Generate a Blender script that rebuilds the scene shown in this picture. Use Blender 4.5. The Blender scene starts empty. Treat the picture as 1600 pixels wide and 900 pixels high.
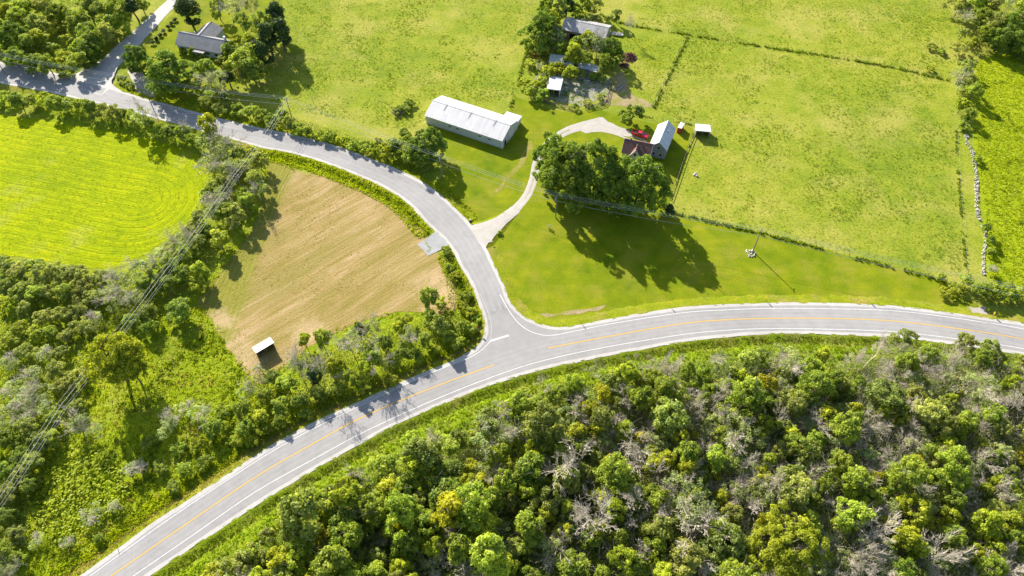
import bpy, math, random
import numpy as np
from mathutils import Vector, Matrix
R = math.radians
SC = bpy.context.scene
COL = SC.collection

# ------------------------------------------------------------------ camera, sky, sun, exposure
H = 156.0; F = 1110.0; PITCH = R(52.2)
cd = bpy.data.cameras.new('camera'); cam = bpy.data.objects.new('camera', cd); COL.objects.link(cam)
cam.location = (0, 0, H); cam.rotation_euler = (R(90) - PITCH, 0, 0)
cd.sensor_width = 36; cd.lens = F / 1600 * 36; cd.clip_start = 1; cd.clip_end = 6000
SC.camera = cam
SUN_AZ = R(-59.6); SUN_EL = R(29.4)          # direction in which the shadows fall, elevation
W = bpy.data.worlds.new('World'); SC.world = W; W.use_nodes = True
wn = W.node_tree
sky = wn.nodes.new('ShaderNodeTexSky'); sky.sky_type = 'NISHITA'; sky.sun_disc = False
sky.sun_elevation = SUN_EL; sky.sun_rotation = R(-30.4); sky.altitude = 100; sky.dust_density = 1.0
wn.links.new(sky.outputs[0], wn.nodes['Background'].inputs[0])
wn.nodes['Background'].inputs[1].default_value = 0.10
sd = bpy.data.lights.new('sun', 'SUN'); sun = bpy.data.objects.new('sun', sd); COL.objects.link(sun)
sd.energy = 5.0; sd.angle = R(0.5); sd.color = (1, .95, .86)
sun.rotation_euler = Vector((math.cos(SUN_AZ) * math.cos(SUN_EL), math.sin(SUN_AZ) * math.cos(SUN_EL), -math.sin(SUN_EL))).to_track_quat('-Z', 'Y').to_euler()
sun.location = (-60, 100, 80)
SC.view_settings.view_transform = 'Standard'; SC.view_settings.look = 'None'
SC.view_settings.gamma = 1; SC.view_settings.use_curve_mapping = False
SC.view_settings.exposure = 1.25
SC.render.engine = 'CYCLES'
SC.cycles.max_bounces = 5; SC.cycles.diffuse_bounces = 3; SC.cycles.transmission_bounces = 4; SC.cycles.glossy_bounces = 2

rng = np.random.default_rng(7)
random.seed(7)
ROADZ = 0.6

def at(u, v, z=0.0):
    """photo pixel -> point on the horizontal plane at height z"""
    x = u - 800; y = v - 450
    d = F * math.sin(PITCH) + y * math.cos(PITCH); f = F * math.cos(PITCH) - y * math.sin(PITCH)
    k = (H - z) / d
    return np.array([x * k, f * k, z])
def pix(p):
    s, c = math.sin(PITCH), math.cos(PITCH); dz = p[2] - H
    dep = p[1] * c - dz * s; up = p[1] * s + dz * c
    return 800 + F * p[0] / dep, 450 - F * up / dep

# ------------------------------------------------------------------ helpers: objects
def tag(o, label=None, cat=None, group=None, kind=None):
    if label: o['label'] = label
    if cat: o['category'] = cat
    if group: o['group'] = group
    if kind: o['kind'] = kind
    return o
def empty(name, loc, rz=0.0, label=None, cat=None, group=None):
    o = bpy.data.objects.new(name, None); COL.objects.link(o)
    o.empty_display_size = .3
    o.location = tuple(float(c) for c in loc); o.rotation_euler = (0, 0, rz)
    return tag(o, label, cat, group)
def mesh(name, verts, faces, mat=None, smooth=False):
    m = bpy.data.meshes.new(name)
    m.from_pydata([tuple(map(float, v)) for v in verts], [], [tuple(map(int, f)) for f in faces])
    if mat: m.materials.append(mat)
    if smooth: m.shade_smooth()
    m.update(); return m
def fast_mesh(name, V, k, mat):
    """V: (n*k,3) verts, every k consecutive ones form one face"""
    V = np.asarray(V, dtype=np.float32).reshape(-1, 3); n = len(V) // k
    m = bpy.data.meshes.new(name)
    m.vertices.add(len(V)); m.vertices.foreach_set('co', V.ravel())
    m.loops.add(n * k); m.loops.foreach_set('vertex_index', np.arange(n * k, dtype=np.int32))
    m.polygons.add(n); m.polygons.foreach_set('loop_start', np.arange(0, n * k, k, dtype=np.int32))
    m.update(calc_edges=True)
    if mat: m.materials.append(mat)
    return m
def obj(name, me, parent=None, loc=(0, 0, 0), rot=(0, 0, 0), scale=(1, 1, 1)):
    o = bpy.data.objects.new(name, me); COL.objects.link(o)
    if parent: o.parent = parent
    o.location = tuple(float(c) for c in loc); o.rotation_euler = rot; o.scale = scale
    return o
def boxv(c, s):
    c = np.array(c, float); s = np.array(s, float) / 2
    v = [c + s * np.array(k) for k in ((-1, -1, -1), (1, -1, -1), (1, 1, -1), (-1, 1, -1), (-1, -1, 1), (1, -1, 1), (1, 1, 1), (-1, 1, 1))]
    f = [(0, 3, 2, 1), (4, 5, 6, 7), (0, 1, 5, 4), (1, 2, 6, 5), (2, 3, 7, 6), (3, 0, 4, 7)]
    return v, f
def box(name, c, s, mat, parent=None, rot=(0, 0, 0)):
    v, f = boxv((0, 0, 0), s)
    return obj(name, mesh(name, v, f, mat), parent, c, rot)
def boxes(name, lst, mat, parent=None):
    V = []; Fc = []
    for c, s in lst:
        v, f = boxv(c, s); n = len(V); V += v; Fc += [tuple(i + n for i in q) for q in f]
    return obj(name, mesh(name, V, Fc, mat), parent)
def tubes(segs, sides=4):
    """segs: (p0,p1,r0,r1) -> verts, faces"""
    V = []; Fc = []
    ang = [2 * math.pi * i / sides for i in range(sides)]
    for p0, p1, r0, r1 in segs:
        p0 = np.array(p0, float); p1 = np.array(p1, float); d = p1 - p0; L = np.linalg.norm(d)
        if L < 1e-6: continue
        d /= L; a = np.cross(d, (0, 0, 1) if abs(d[2]) < .9 else (1, 0, 0)); a /= np.linalg.norm(a); b = np.cross(d, a)
        n = len(V)
        for t in ang: V.append(p0 + (a * math.cos(t) + b * math.sin(t)) * r0)
        for t in ang: V.append(p1 + (a * math.cos(t) + b * math.sin(t)) * r1)
        for i in range(sides):
            j = (i + 1) % sides; Fc.append((n + i, n + j, n + sides + j, n + sides + i))
        Fc.append(tuple(n + sides + i for i in range(sides)))
    return V, Fc
def cyl(name, p0, p1, r0, r1, mat, parent=None, sides=8):
    v, f = tubes([(p0, p1, r0, r1)], sides); f.append(tuple(reversed(range(sides))))
    return obj(name, mesh(name, v, f, mat), parent)

# ------------------------------------------------------------------ helpers: outlines and sheets
def smooth_line(P, step=1.0):
    P = np.asarray(P, float); out = []
    n = len(P)
    for i in range(n - 1):
        p0 = P[max(i - 1, 0)]; p1 = P[i]; p2 = P[i + 1]; p3 = P[min(i + 2, n - 1)]
        k = max(2, int(np.linalg.norm(p2 - p1) / step))
        for t in np.arange(k) / k:
            out.append(.5 * ((2 * p1) + (p2 - p0) * t + (2 * p0 - 5 * p1 + 4 * p2 - p3) * t * t + (3 * p1 - p0 - 3 * p2 + p3) * t ** 3))
    out.append(P[-1]); return np.array(out)
def wl(px, z=0.0, step=1.0): return smooth_line([at(u, v, z) for u, v in px], step)
def normals(P):
    d = np.gradient(P[:, :2], axis=0); d /= np.linalg.norm(d, axis=1)[:, None] + 1e-9
    return np.stack([-d[:, 1], d[:, 0], np.zeros(len(d))], 1)      # left of travel
def offset(P, o): return P + normals(P) * o
def jag(P, amp):
    n = len(P); a = rng.normal(0, 1, n); k = np.array([.25, .5, .25]); a = np.convolve(np.r_[a[-1], a, a[0]], k, 'valid')
    return P + normals(P) * (a * amp)[:, None]
def sheet(name, px, z, mat, amp=.35, step=1.0, world=None):
    if world is None:
        W_ = wl(list(px) + [px[0]], z, step)[:-1]
    else: W_ = np.array(world)
    if amp: W_ = jag(W_, amp)
    W_[:, 2] = z
    a = np.sum(W_[:, 0] * np.roll(W_[:, 1], -1) - W_[:, 1] * np.roll(W_[:, 0], -1))
    if a < 0: W_ = W_[::-1]
    o = obj(name, mesh(name, W_, [range(len(W_))], mat)); tag(o, kind='structure'); return o
def strip(name, P, prof, mat, parent=None, wob=0.0):
    """P polyline, prof [(offset to the left, z)]"""
    N = normals(P); V = []; Fc = []; m = len(prof)
    for i in range(len(P)):
        for o_, z in prof:
            q = P[i] + N[i] * o_; V.append((q[0], q[1], z + (rng.normal() * wob if wob else 0)))
    for i in range(len(P) - 1):
        for j in range(m - 1):
            a = i * m + j; f = (a, a + 1, a + m + 1, a + m)
            Fc.append(f)
    v0, v1, v2 = [np.array(V[k]) for k in Fc[0][:3]]
    if np.cross(v1 - v0, v2 - v0)[2] < 0: Fc = [f[::-1] for f in Fc]
    o = obj(name, mesh(name, V, Fc, mat, smooth=True), parent)
    if not parent: tag(o, kind='structure')
    return o
def inside(px, pts):
    """pts (n,2) inside polygon px (m,2)"""
    P = np.asarray(px, float); x, y = pts[:, 0], pts[:, 1]; r = np.zeros(len(pts), bool); n = len(P); j = n - 1
    for i in range(n):
        xi, yi = P[i]; xj, yj = P[j]
        c = ((yi > y) != (yj > y)) & (x < (xj - xi) * (y - yi) / (yj - yi + 1e-12) + xi); r ^= c; j = i
    return r
def wpoly(px, z=0): return np.array([at(u, v, z)[:2] for u, v in px])
def sample(poly, dens):
    lo, hi = poly.min(0), poly.max(0); n = int((hi - lo).prod() * dens)
    p = rng.uniform(lo, hi, (n, 2)); return p[inside(poly, p)]
def vnoise(p, s, seed=0):
    """cheap smooth value noise 0..1 at world scale s metres"""
    r = np.random.default_rng(seed).random((64, 64)); q = p / s; i = np.floor(q).astype(int); f = q - i; f = f * f * (3 - 2 * f)
    g = lambda a, b: r[a % 64, b % 64]
    return (g(i[:, 0], i[:, 1]) * (1 - f[:, 0]) + g(i[:, 0] + 1, i[:, 1]) * f[:, 0]) * (1 - f[:, 1]) + (g(i[:, 0], i[:, 1] + 1) * (1 - f[:, 0]) + g(i[:, 0] + 1, i[:, 1] + 1) * f[:, 0]) * f[:, 1]

# ------------------------------------------------------------------ materials
def newmat(name):
    m = bpy.data.materials.new(name); m.use_nodes = True; nt = m.node_tree; nt.nodes.clear(); return m, nt
class NT:
    def __init__(s, nt): s.nt = nt
    def n(s, t, **k):
        o = s.nt.nodes.new('ShaderNode' + t)
        for a, b in k.items(): setattr(o, a, b)
        return o
    def l(s, a, b): s.nt.links.new(a, b)
    def coord(s): return s.n('TexCoord').outputs['Object']
    def noise(s, vec, scale, detail=2.0, rough=.55, dist=0.0):
        o = s.n('TexNoise'); o.inputs['Scale'].default_value = scale; o.inputs['Detail'].default_value = detail
        o.inputs['Roughness'].default_value = rough; o.inputs['Distortion'].default_value = dist; s.l(vec, o.inputs['Vector']); return o.outputs['Fac']
    def ramp(s, fac, stops):
        o = s.n('ValToRGB'); e = o.color_ramp.elements
        while len(e) < len(stops): e.new(.5)
        for q, (p, c) in zip(e, stops): q.position = p; q.color = (*c, 1) if len(c) == 3 else c
        s.l(fac, o.inputs[0]); return o.outputs[0]
    def mix(s, fac, a, b, bt='MIX'):
        o = s.n('Mix', data_type='RGBA', blend_type=bt)
        for i, v in ((0, fac), (6, a), (7, b)):
            if isinstance(v, (int, float)): o.inputs[i].default_value = v
            elif isinstance(v, tuple): o.inputs[i].default_value = (*v, 1)
            else: s.l(v, o.inputs[i])
        return o.outputs[2]
    def math(s, op, a, b=None, c=None):
        o = s.n('Math', operation=op)
        for i, v in enumerate((a, b, c)):
            if v is None: continue
            if isinstance(v, (int, float)): o.inputs[i].default_value = v
            else: s.l(v, o.inputs[i])
        return o.outputs[0]
    def mapping(s, vec, loc=(0, 0, 0), rot=(0, 0, 0), scale=(1, 1, 1), kind='POINT'):
        o = s.n('Mapping', vector_type=kind); o.inputs['Location'].default_value = loc; o.inputs['Rotation'].default_value = rot; o.inputs['Scale'].default_value = scale
        s.l(vec, o.inputs['Vector']); return o.outputs[0]
    def out(s, col, rough=.9, height=None, bump=.3, dist=.1, spec=.15, metal=0.0):
        b = s.n('BsdfPrincipled'); o = s.n('OutputMaterial'); s.l(b.outputs[0], o.inputs[0])
        if isinstance(col, tuple): b.inputs['Base Color'].default_value = (*col, 1)
        else: s.l(col, b.inputs['Base Color'])
        if isinstance(rough, (int, float)): b.inputs['Roughness'].default_value = rough
        else: s.l(rough, b.inputs['Roughness'])
        b.inputs['Specular IOR Level'].default_value = spec; b.inputs['Metallic'].default_value = metal
        if height is not None:
            u = s.n('Bump'); u.inputs['Strength'].default_value = bump; u.inputs['Distance'].default_value = dist
            s.l(height, u.inputs['Height']); s.l(u.outputs[0], b.inputs['Normal'])
def ground_mat(name, dark, mid, light, big=.02, med=.18, fine=1.6, bump=.9, dist=.25, dry=None, dryamt=.5, dark_spots=0.0, stripes=None):
    m, nt = newmat(name); t = NT(nt); c = t.coord()
    a = t.noise(c, big, 3); b = t.noise(c, med, 4, .6); f = t.noise(c, fine, 5, .7)
    col = t.ramp(t.math('ADD', t.math('MULTIPLY', a, .45), t.math('MULTIPLY', b, .55)), [(.32, dark), (.5, mid), (.66, light)])
    if dry:
        d = t.noise(t.mapping(c, (31, 17, 0)), big * 2.3, 4, .6)
        col = t.mix(t.ramp(d, [(.48, (0, 0, 0)), (.66, (dryamt,) * 3)]), col, dry)
    if stripes:
        rot, per, amt, scol = stripes
        sv = t.mapping(c, rot=(0, 0, rot), scale=(.03, 1 / per, 1))
        s_ = t.noise(sv, 1.0, 3, .6)
        col = t.mix(t.ramp(s_, [(.4, (0, 0, 0)), (.62, (amt,) * 3)]), col, scol)
    fv = t.ramp(f, [(.3, (.66,) * 3), (.5, (1,) * 3), (.72, (1.18,) * 3)])
    col = t.mix(1.0, col, fv, 'MULTIPLY')
    t.out(col, .95, f, bump, dist, .05); return m
M = {}
M['pasture'] = ground_mat('pasture_grass', (.13, .19, .014), (.205, .24, .02), (.285, .285, .036), fine=1.2, bump=.7, dist=.25, dry=(.34, .30, .07), dryamt=.6)
M['lush'] = ground_mat('lush_grass', (.17, .23, .006), (.24, .29, .008), (.30, .33, .012), fine=1.0, bump=1.0, dist=.4)
M['meadow'] = ground_mat('meadow_grass', (.14, .20, .008), (.22, .27, .011), (.30, .325, .016), big=.04, med=.35, fine=1.3, bump=1.0, dist=.4, dry=(.27, .24, .06), dryamt=.35)
M['lawn'] = ground_mat('lawn_grass', (.095, .145, .004), (.16, .193, .006), (.235, .24, .009), big=.05, med=.2, fine=3.0, bump=.4, dist=.08, dry=(.25, .22, .03), dryamt=.55, stripes=(R(-14), 1.6, .35, (.13, .185, .004)))
M['verge'] = ground_mat('verge_grass', (.13, .17, .006), (.19, .22, .009), (.26, .26, .014), big=.06, med=.4, fine=2.0, bump=.9, dist=.2, dry=(.28, .22, .06), dryamt=.7)
M['ditch'] = ground_mat('ditch_grass', (.12, .18, .008), (.18, .245, .010), (.25, .29, .014), big=.06, med=.5, fine=2.0, bump=.9, dist=.25, dry=(.24, .19, .06), dryamt=.5)
M['forest_floor'] = ground_mat('forest_floor', (.09, .11, .025), (.15, .165, .04), (.23, .215, .08), big=.08, med=.5, fine=2.0, bump=.8, dist=.3)
M['dirt'] = ground_mat('bare_dirt', (.20, .17, .07), (.29, .225, .11), (.36, .285, .17), big=.1, med=.6, fine=2.5, bump=.6, dist=.1, dry=(.20, .22, .025), dryamt=.9)
M['yard'] = ground_mat('yard_dirt', (.13, .15, .05), (.27, .25, .18), (.46, .43, .36), big=.25, med=.8, fine=3, bump=.7, dist=.15, dry=(.15, .19, .02), dryamt=1.0)
M['manure'] = ground_mat('manure', (.05, .025, .018), (.085, .045, .032), (.13, .075, .055), big=.3, med=1.0, fine=3, bump=1, dist=.3)

def hay_mat():
    m, nt = newmat('hayfield_grass'); t = NT(nt); c = t.coord()
    o = at(222, 315); e = at(240, 322) - at(60, 285); th = math.atan2(e[1], e[0])
    v = t.mapping(c, loc=(o[0], o[1], 0), rot=(0, 0, th), kind='TEXTURE')
    sp = t.n('SeparateXYZ'); t.l(v, sp.inputs[0])
    wob = t.math('ADD', t.math('MULTIPLY', t.math('SUBTRACT', t.noise(c, .04, 2), .5), 3.0), t.math('MULTIPLY', t.math('SUBTRACT', t.noise(c, .5, 3), .5), .9))
    x = t.math('MAXIMUM', sp.outputs[0], 0.0); y = t.math('MULTIPLY', sp.outputs[1], 1.0)
    d = t.math('ADD', t.math('SQRT', t.math('ADD', t.math('MULTIPLY', x, x), t.math('MULTIPLY', y, y))), wob)
    s1 = t.math('SINE', t.math('MULTIPLY', d, 2 * math.pi / 2.6)); s2 = t.math('SINE', t.math('MULTIPLY', d, 2 * math.pi / .95))
    br = t.noise(c, .22, 3, .6); f = t.noise(c, 1.5, 5, .7)
    col = t.ramp(t.math('ADD', t.math('MULTIPLY', t.noise(c, .025, 3), .5), t.math('MULTIPLY', br, .5)), [(.36, (.19, .25, .002)), (.52, (.28, .32, .001)), (.66, (.37, .37, .003))])
    row = t.math('MULTIPLY', t.ramp(s1, [(.72, (0, 0, 0)), (1.0, (1, 1, 1))]), t.ramp(br, [(.42, (.04,) * 3), (.6, (1, 1, 1))]))
    col = t.mix(t.math('MULTIPLY', row, .62), col, (.09, .16, .004))
    col = t.mix(t.ramp(t.noise(t.mapping(c, (9, 4, 0)), .045, 3), [(.6, (0, 0, 0)), (.74, (.45,) * 3)]), col, (.34, .32, .08))
    col = t.mix(1.0, col, t.ramp(f, [(.3, (.7,) * 3), (.5, (1,) * 3), (.72, (1.15,) * 3)]), 'MULTIPLY')
    h = t.math('ADD', t.math('MULTIPLY', s2, .07), t.math('ADD', t.math('MULTIPLY', s1, -.12), f))
    t.out(col, .95, h, .8, .25, .05); return m
M['hay'] = hay_mat()
def mown_mat():
    m, nt = newmat('mown_field'); t = NT(nt); c = t.coord()
    e = at(650, 400) - at(420, 540); th = math.atan2(e[1], e[0])
    v = t.mapping(c, rot=(0, 0, -th))
    s1 = t.noise(t.mapping(v, scale=(.035, .26, 1)), 1.0, 4, .62, .4)
    s2 = t.noise(t.mapping(v, scale=(.09, 1.5, 1)), 1.0, 4, .65, .5)
    big = t.noise(c, .045, 3, .55); f = t.noise(c, 2.2, 5, .7)
    k = t.math('ADD', t.math('MULTIPLY', s1, .45), t.math('ADD', t.math('MULTIPLY', s2, .3), t.math('MULTIPLY', big, .3)))
    col = t.ramp(k, [(.34, (.19, .165, .032)), (.46, (.25, .19, .055)), (.54, (.31, .222, .085)), (.66, (.43, .305, .165))])
    # greener strip along the hedge side, mown in another direction
    p = at(415, 255); q = at(330, 470); n_ = np.array([q[1] - p[1], -(q[0] - p[0])]); n_ /= np.linalg.norm(n_)
    sp = t.n('SeparateXYZ'); t.l(c, sp.inputs[0])
    dd = t.math('ADD', t.math('MULTIPLY', t.math('SUBTRACT', sp.outputs[0], float(p[0])), float(n_[0])), t.math('MULTIPLY', t.math('SUBTRACT', sp.outputs[1], float(p[1])), float(n_[1])))
    dd = t.math('ABSOLUTE', dd)
    dn = t.math('ADD', dd, t.math('MULTIPLY', t.math('SUBTRACT', t.noise(c, .12, 3), .5), 6.0))
    g = t.ramp(t.math('DIVIDE', dn, 30.0), [(.27, (.85,) * 3), (.36, (0, 0, 0))])
    st = t.math('SINE', t.math('MULTIPLY', dd, 2 * math.pi / 1.5))
    gc = t.mix(t.ramp(st, [(.2, (0, 0, 0)), (.9, (.6,) * 3)]), (.19, .195, .022), (.275, .235, .05))
    col = t.mix(g, col, gc)
    for (u_, v_, rad_) in ((692, 452, 9.0), (372, 555, 9.0), (480, 520, 6.0), (345, 500, 5.0)):
        w_ = at(u_, v_); vm = t.n('VectorMath', operation='DISTANCE'); t.l(c, vm.inputs[0]); vm.inputs[1].default_value = tuple(w_)
        dk = t.math('ADD', t.math('DIVIDE', vm.outputs['Value'], rad_), t.math('MULTIPLY', t.math('SUBTRACT', t.noise(c, .35, 4, .6), .5), 1.6))
        col = t.mix(t.ramp(dk, [(.35, (.75,) * 3), (.95, (0, 0, 0))]), col, (.47, .33, .19))
    # green wear bands that follow the swaths
    gb = t.noise(t.mapping(v, (3, 40, 0), scale=(.02, .12, 1)), 1.0, 3, .6)
    col = t.mix(t.ramp(gb, [(.48, (0, 0, 0)), (.68, (.55,) * 3)]), col, (.20, .18, .035))
    col = t.mix(1.0, col, t.ramp(f, [(.3, (.72,) * 3), (.5, (1,) * 3), (.72, (1.18,) * 3)]), 'MULTIPLY')
    t.out(col, .95, t.math('ADD', s2, f), .7, .18, .05); return m
M['mown'] = mown_mat()
def road_mat(name, a, b, speck=.12, stains=False):
    m, nt = newmat(name); t = NT(nt); c = t.coord()
    n1 = t.noise(c, .05, 3); n2 = t.noise(c, .5, 4, .6); f = t.noise(c, 9, 3, .7)
    col = t.ramp(t.math('ADD', t.math('MULTIPLY', n1, .5), t.math('MULTIPLY', n2, .5)), [(.35, a), (.65, b)])
    k = t.ramp(f, [(.3, (1 - speck,) * 3), (.7, (1 + speck,) * 3)])
    col = t.mix(1.0, col, k, 'MULTIPLY')
    if stains:
        s_ = t.noise(t.mapping(c, (5, 8, 0)), .35, 5, .65)
        col = t.mix(t.ramp(s_, [(.62, (0, 0, 0)), (.75, (.45,) * 3)]), col, (.15, .145, .14))
        vo = t.n('TexVoronoi', feature='DISTANCE_TO_EDGE'); vo.inputs['Scale'].default_value = .09; t.l(t.mapping(c, scale=(1, 1, 1)), vo.inputs['Vector'])
        cr_ = t.ramp(t.math('ADD', vo.outputs['Distance'], t.math('MULTIPLY', t.math('SUBTRACT', t.noise(c, .8, 4), .5), .05)), [(.0, (.16,) * 3), (.010, (0, 0, 0))])
        col = t.mix(cr_, col, (.17, .165, .16))
        for (u_, v_, rad_) in ((785, 481, 2.6), (771, 489, 1.0), (764, 502, .8)):
            w_ = at(u_, v_, ROADZ); vm = t.n('VectorMath', operation='DISTANCE'); t.l(c, vm.inputs[0]); vm.inputs[1].default_value = tuple(w_)
            dk = t.math('ADD', t.math('DIVIDE', vm.outputs['Value'], rad_), t.math('MULTIPLY', t.math('SUBTRACT', t.noise(c, 1.0, 4, .6), .5), 1.2))
            col = t.mix(t.ramp(dk, [(.2, (.5,) * 3), (.95, (0, 0, 0))]), col, (.16, .155, .15))
    t.out(col, .85, f, .25, .02, .25); return m
M['asphalt'] = road_mat('asphalt', (.245, .232, .222), (.305, .289, .276), .10, True)
M['gravel'] = road_mat('gravel', (.36, .335, .305), (.46, .43, .395), .2)
M['driveway'] = road_mat('driveway_gravel', (.34, .305, .26), (.43, .39, .34), .22)
M['crushed'] = road_mat('crushed_stone', (.255, .25, .245), (.345, .34, .33), .35)
def paint_mat(name, c, under):
    m, nt = newmat(name); t = NT(nt); v = t.coord()
    w = t.ramp(t.noise(v, 2.5, 5, .7), [(.32, (.35,) * 3), (.5, (.9,) * 3)])
    t.out(t.mix(w, under, c), .7); return m
M['white_paint'] = paint_mat('white_road_paint', (.66, .65, .62), (.30, .29, .28))
M['faint_paint'] = paint_mat('worn_white_paint', (.40, .39, .37), (.28, .27, .26))
M['yellow_paint'] = paint_mat('yellow_road_paint', (.56, .34, .05), (.38, .28, .16))
def simple(name, c, rough=.7, spec=.3, var=.12, scale=2.0, metal=0.0):
    m, nt = newmat(name); t = NT(nt); v = t.coord(); f = t.noise(v, scale, 5, .65)
    k = t.ramp(f, [(.3, (1 - var,) * 3), (.7, (1 + var,) * 3)])
    t.out(t.mix(1.0, c, k, 'MULTIPLY'), rough, f, .1, .02, spec, metal); return m
def metal_roof(name, c, c2, rib=.45, rust=None):
    m, nt = newmat(name); t = NT(nt); v = t.coord()
    sp = t.n('SeparateXYZ'); t.l(v, sp.inputs[0])
    w = t.math('SINE', t.math('MULTIPLY', sp.outputs[0], 2 * math.pi / rib)); w = t.math('POWER', t.math('MAXIMUM', w, 0.0), 6.0)
    pan = t.noise(t.mapping(v, scale=(1.1, .12, .12)), 1.0, 3, .6)
    col = t.ramp(pan, [(.35, c2), (.6, c)])
    if rust: col = t.mix(t.ramp(t.noise(t.mapping(v, scale=(1, .5, .5)), .9, 5, .7), [(.5, (0, 0, 0)), (.7, (.7,) * 3)]), col, rust)
    t.out(col, .45, w, .5, .04, .35); return m
def siding(name, c, vertical=True, per=.3, var=.15, rough=.6):
    m, nt = newmat(name); t = NT(nt); v = t.coord(); sp = t.n('SeparateXYZ'); t.l(v, sp.inputs[0])
    s = t.math('ADD', sp.outputs[0], sp.outputs[1]) if vertical else sp.outputs[2]
    w = t.math('PINGPONG', s, per / 2)
    n_ = t.noise(v, .8, 5, .65)
    t.out(t.mix(1.0, c, t.ramp(n_, [(.3, (1 - var,) * 3), (.7, (1 + var,) * 3)]), 'MULTIPLY'), rough, w, .5, .1, .25); return m
def shingle(name, a, b):
    m, nt = newmat(name); t = NT(nt); v = t.coord()
    br = t.n('TexBrick'); br.inputs['Scale'].default_value = 1.0; br.inputs['Brick Width'].default_value = .9; br.inputs['Row Height'].default_value = .25
    br.inputs['Mortar Size'].default_value = .015; br.inputs['Color1'].default_value = (*a, 1); br.inputs['Color2'].default_value = (*b, 1); br.inputs['Mortar'].default_value = (*[x * .6 for x in a], 1)
    t.l(t.mapping(v, scale=(1, 1.3, 0)), br.inputs['Vector'])
    st = t.ramp(t.noise(v, .35, 5, .65), [(.3, (.82,) * 3), (.7, (1.15,) * 3)])
    t.out(t.mix(1.0, br.outputs[0], st, 'MULTIPLY'), .85, br.outputs['Fac'], .3, .02, .15); return m
M['roof_white'] = metal_roof('pale_sheet_roof', (.56, .54, .525), (.49, .47, .455), .6, rust=(.46, .39, .35))
M['roof_light'] = metal_roof('bright_sheet_roof', (.50, .515, .54), (.42, .435, .46), .5, rust=(.36, .34, .32))
M['roof_dull'] = metal_roof('dull_sheet_roof', (.46, .46, .455), (.38, .38, .38), .5)
M['roof_old'] = metal_roof('old_sheet_roof', (.40, .385, .37), (.30, .285, .275), .8, rust=(.24, .20, .18))
M['roof_green'] = metal_roof('greenish_sheet_roof', (.30, .36, .30), (.42, .43, .40), .6)
M['roof_grey'] = shingle('grey_shingles', (.31, .285, .27), (.36, .335, .32))
M['roof_brown'] = shingle('brown_shingles', (.165, .09, .075), (.21, .118, .098))
M['wall_metal'] = siding('pale_metal_siding', (.46, .47, .44), True, .35)
M['wall_white'] = siding('white_clapboard', (.55, .54, .52), False, .18)
M['wall_stone'] = simple('grey_fieldstone_wall', (.26, .25, .24), .85, .2, .5, 1.6)
M['wall_blue'] = siding('pale_blue_siding', (.40, .46, .47), False, .2)
M['wall_wood'] = siding('weathered_boards', (.24, .22, .20), True, .25, .3)
M['black_panel'] = siding('black_board_siding', (.012, .012, .013), True, .3)
M['dark'] = simple('painted_dark_interior', (.01, .01, .01), .9, .1)  # near-black colour painted for the unlit inside of doorways
M['glass'] = simple('window_glass', (.02, .025, .03), .12, .5, .05)
M['trim'] = simple('white_trim', (.58, .57, .55), .6, .3, .06)
M['wood_post'] = simple('weathered_post', (.20, .165, .13), .9, .1, .3, 3)
M['pole_wood'] = simple('pole_wood', (.23, .19, .155), .9, .1, .25, 3)
M['wire'] = simple('aluminium_wire', (.46, .46, .47), .45, .4, .05, 1, .2)
M['insulator'] = simple('grey_insulator', (.35, .36, .38), .4, .5)
M['steel'] = simple('galvanised_steel', (.30, .31, .32), .5, .4, .1, 4, .4)
M['red_paint'] = simple('red_car_paint', (.42, .012, .022), .25, .6, .05)
M['red_shed'] = siding('red_boards', (.30, .035, .025), True, .25)
M['tyre'] = simple('rubber', (.015, .015, .016), .85, .2)
M['chrome'] = simple('wheel_rim', (.45, .45, .46), .35, .5, .05, 3, .6)
M['lamp_lens'] = simple('lamp_lens', (.55, .55, .52), .2, .5)
M['red_lens'] = simple('red_lens', (.35, .01, .01), .2, .5)
M['stone'] = simple('pale_fieldstone', (.46, .42, .38), .9, .15, .35, 2.5)
M['rock'] = simple('pale_rock', (.52, .48, .44), .9, .15, .3, 2.5)
M['concrete'] = simple('concrete', (.38, .36, .33), .9, .15, .25, 1.5)
M['sign_yellow'] = simple('sign_yellow', (.60, .42, .02), .5, .4, .05)
M['sign_black'] = simple('sign_black', (.015, .015, .015), .6, .3)
M['sign_red'] = simple('sign_red', (.45, .015, .015), .5, .4, .05)
M['bark'] = simple('bark', (.13, .11, .09), .95, .05, .35, 3)
M['dead_wood'] = simple('grey_dead_wood', (.48, .415, .32), .9, .1, .35, 1.5)
M['brush'] = simple('brown_brush', (.17, .13, .10), .95, .05, .4, 2)

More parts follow.
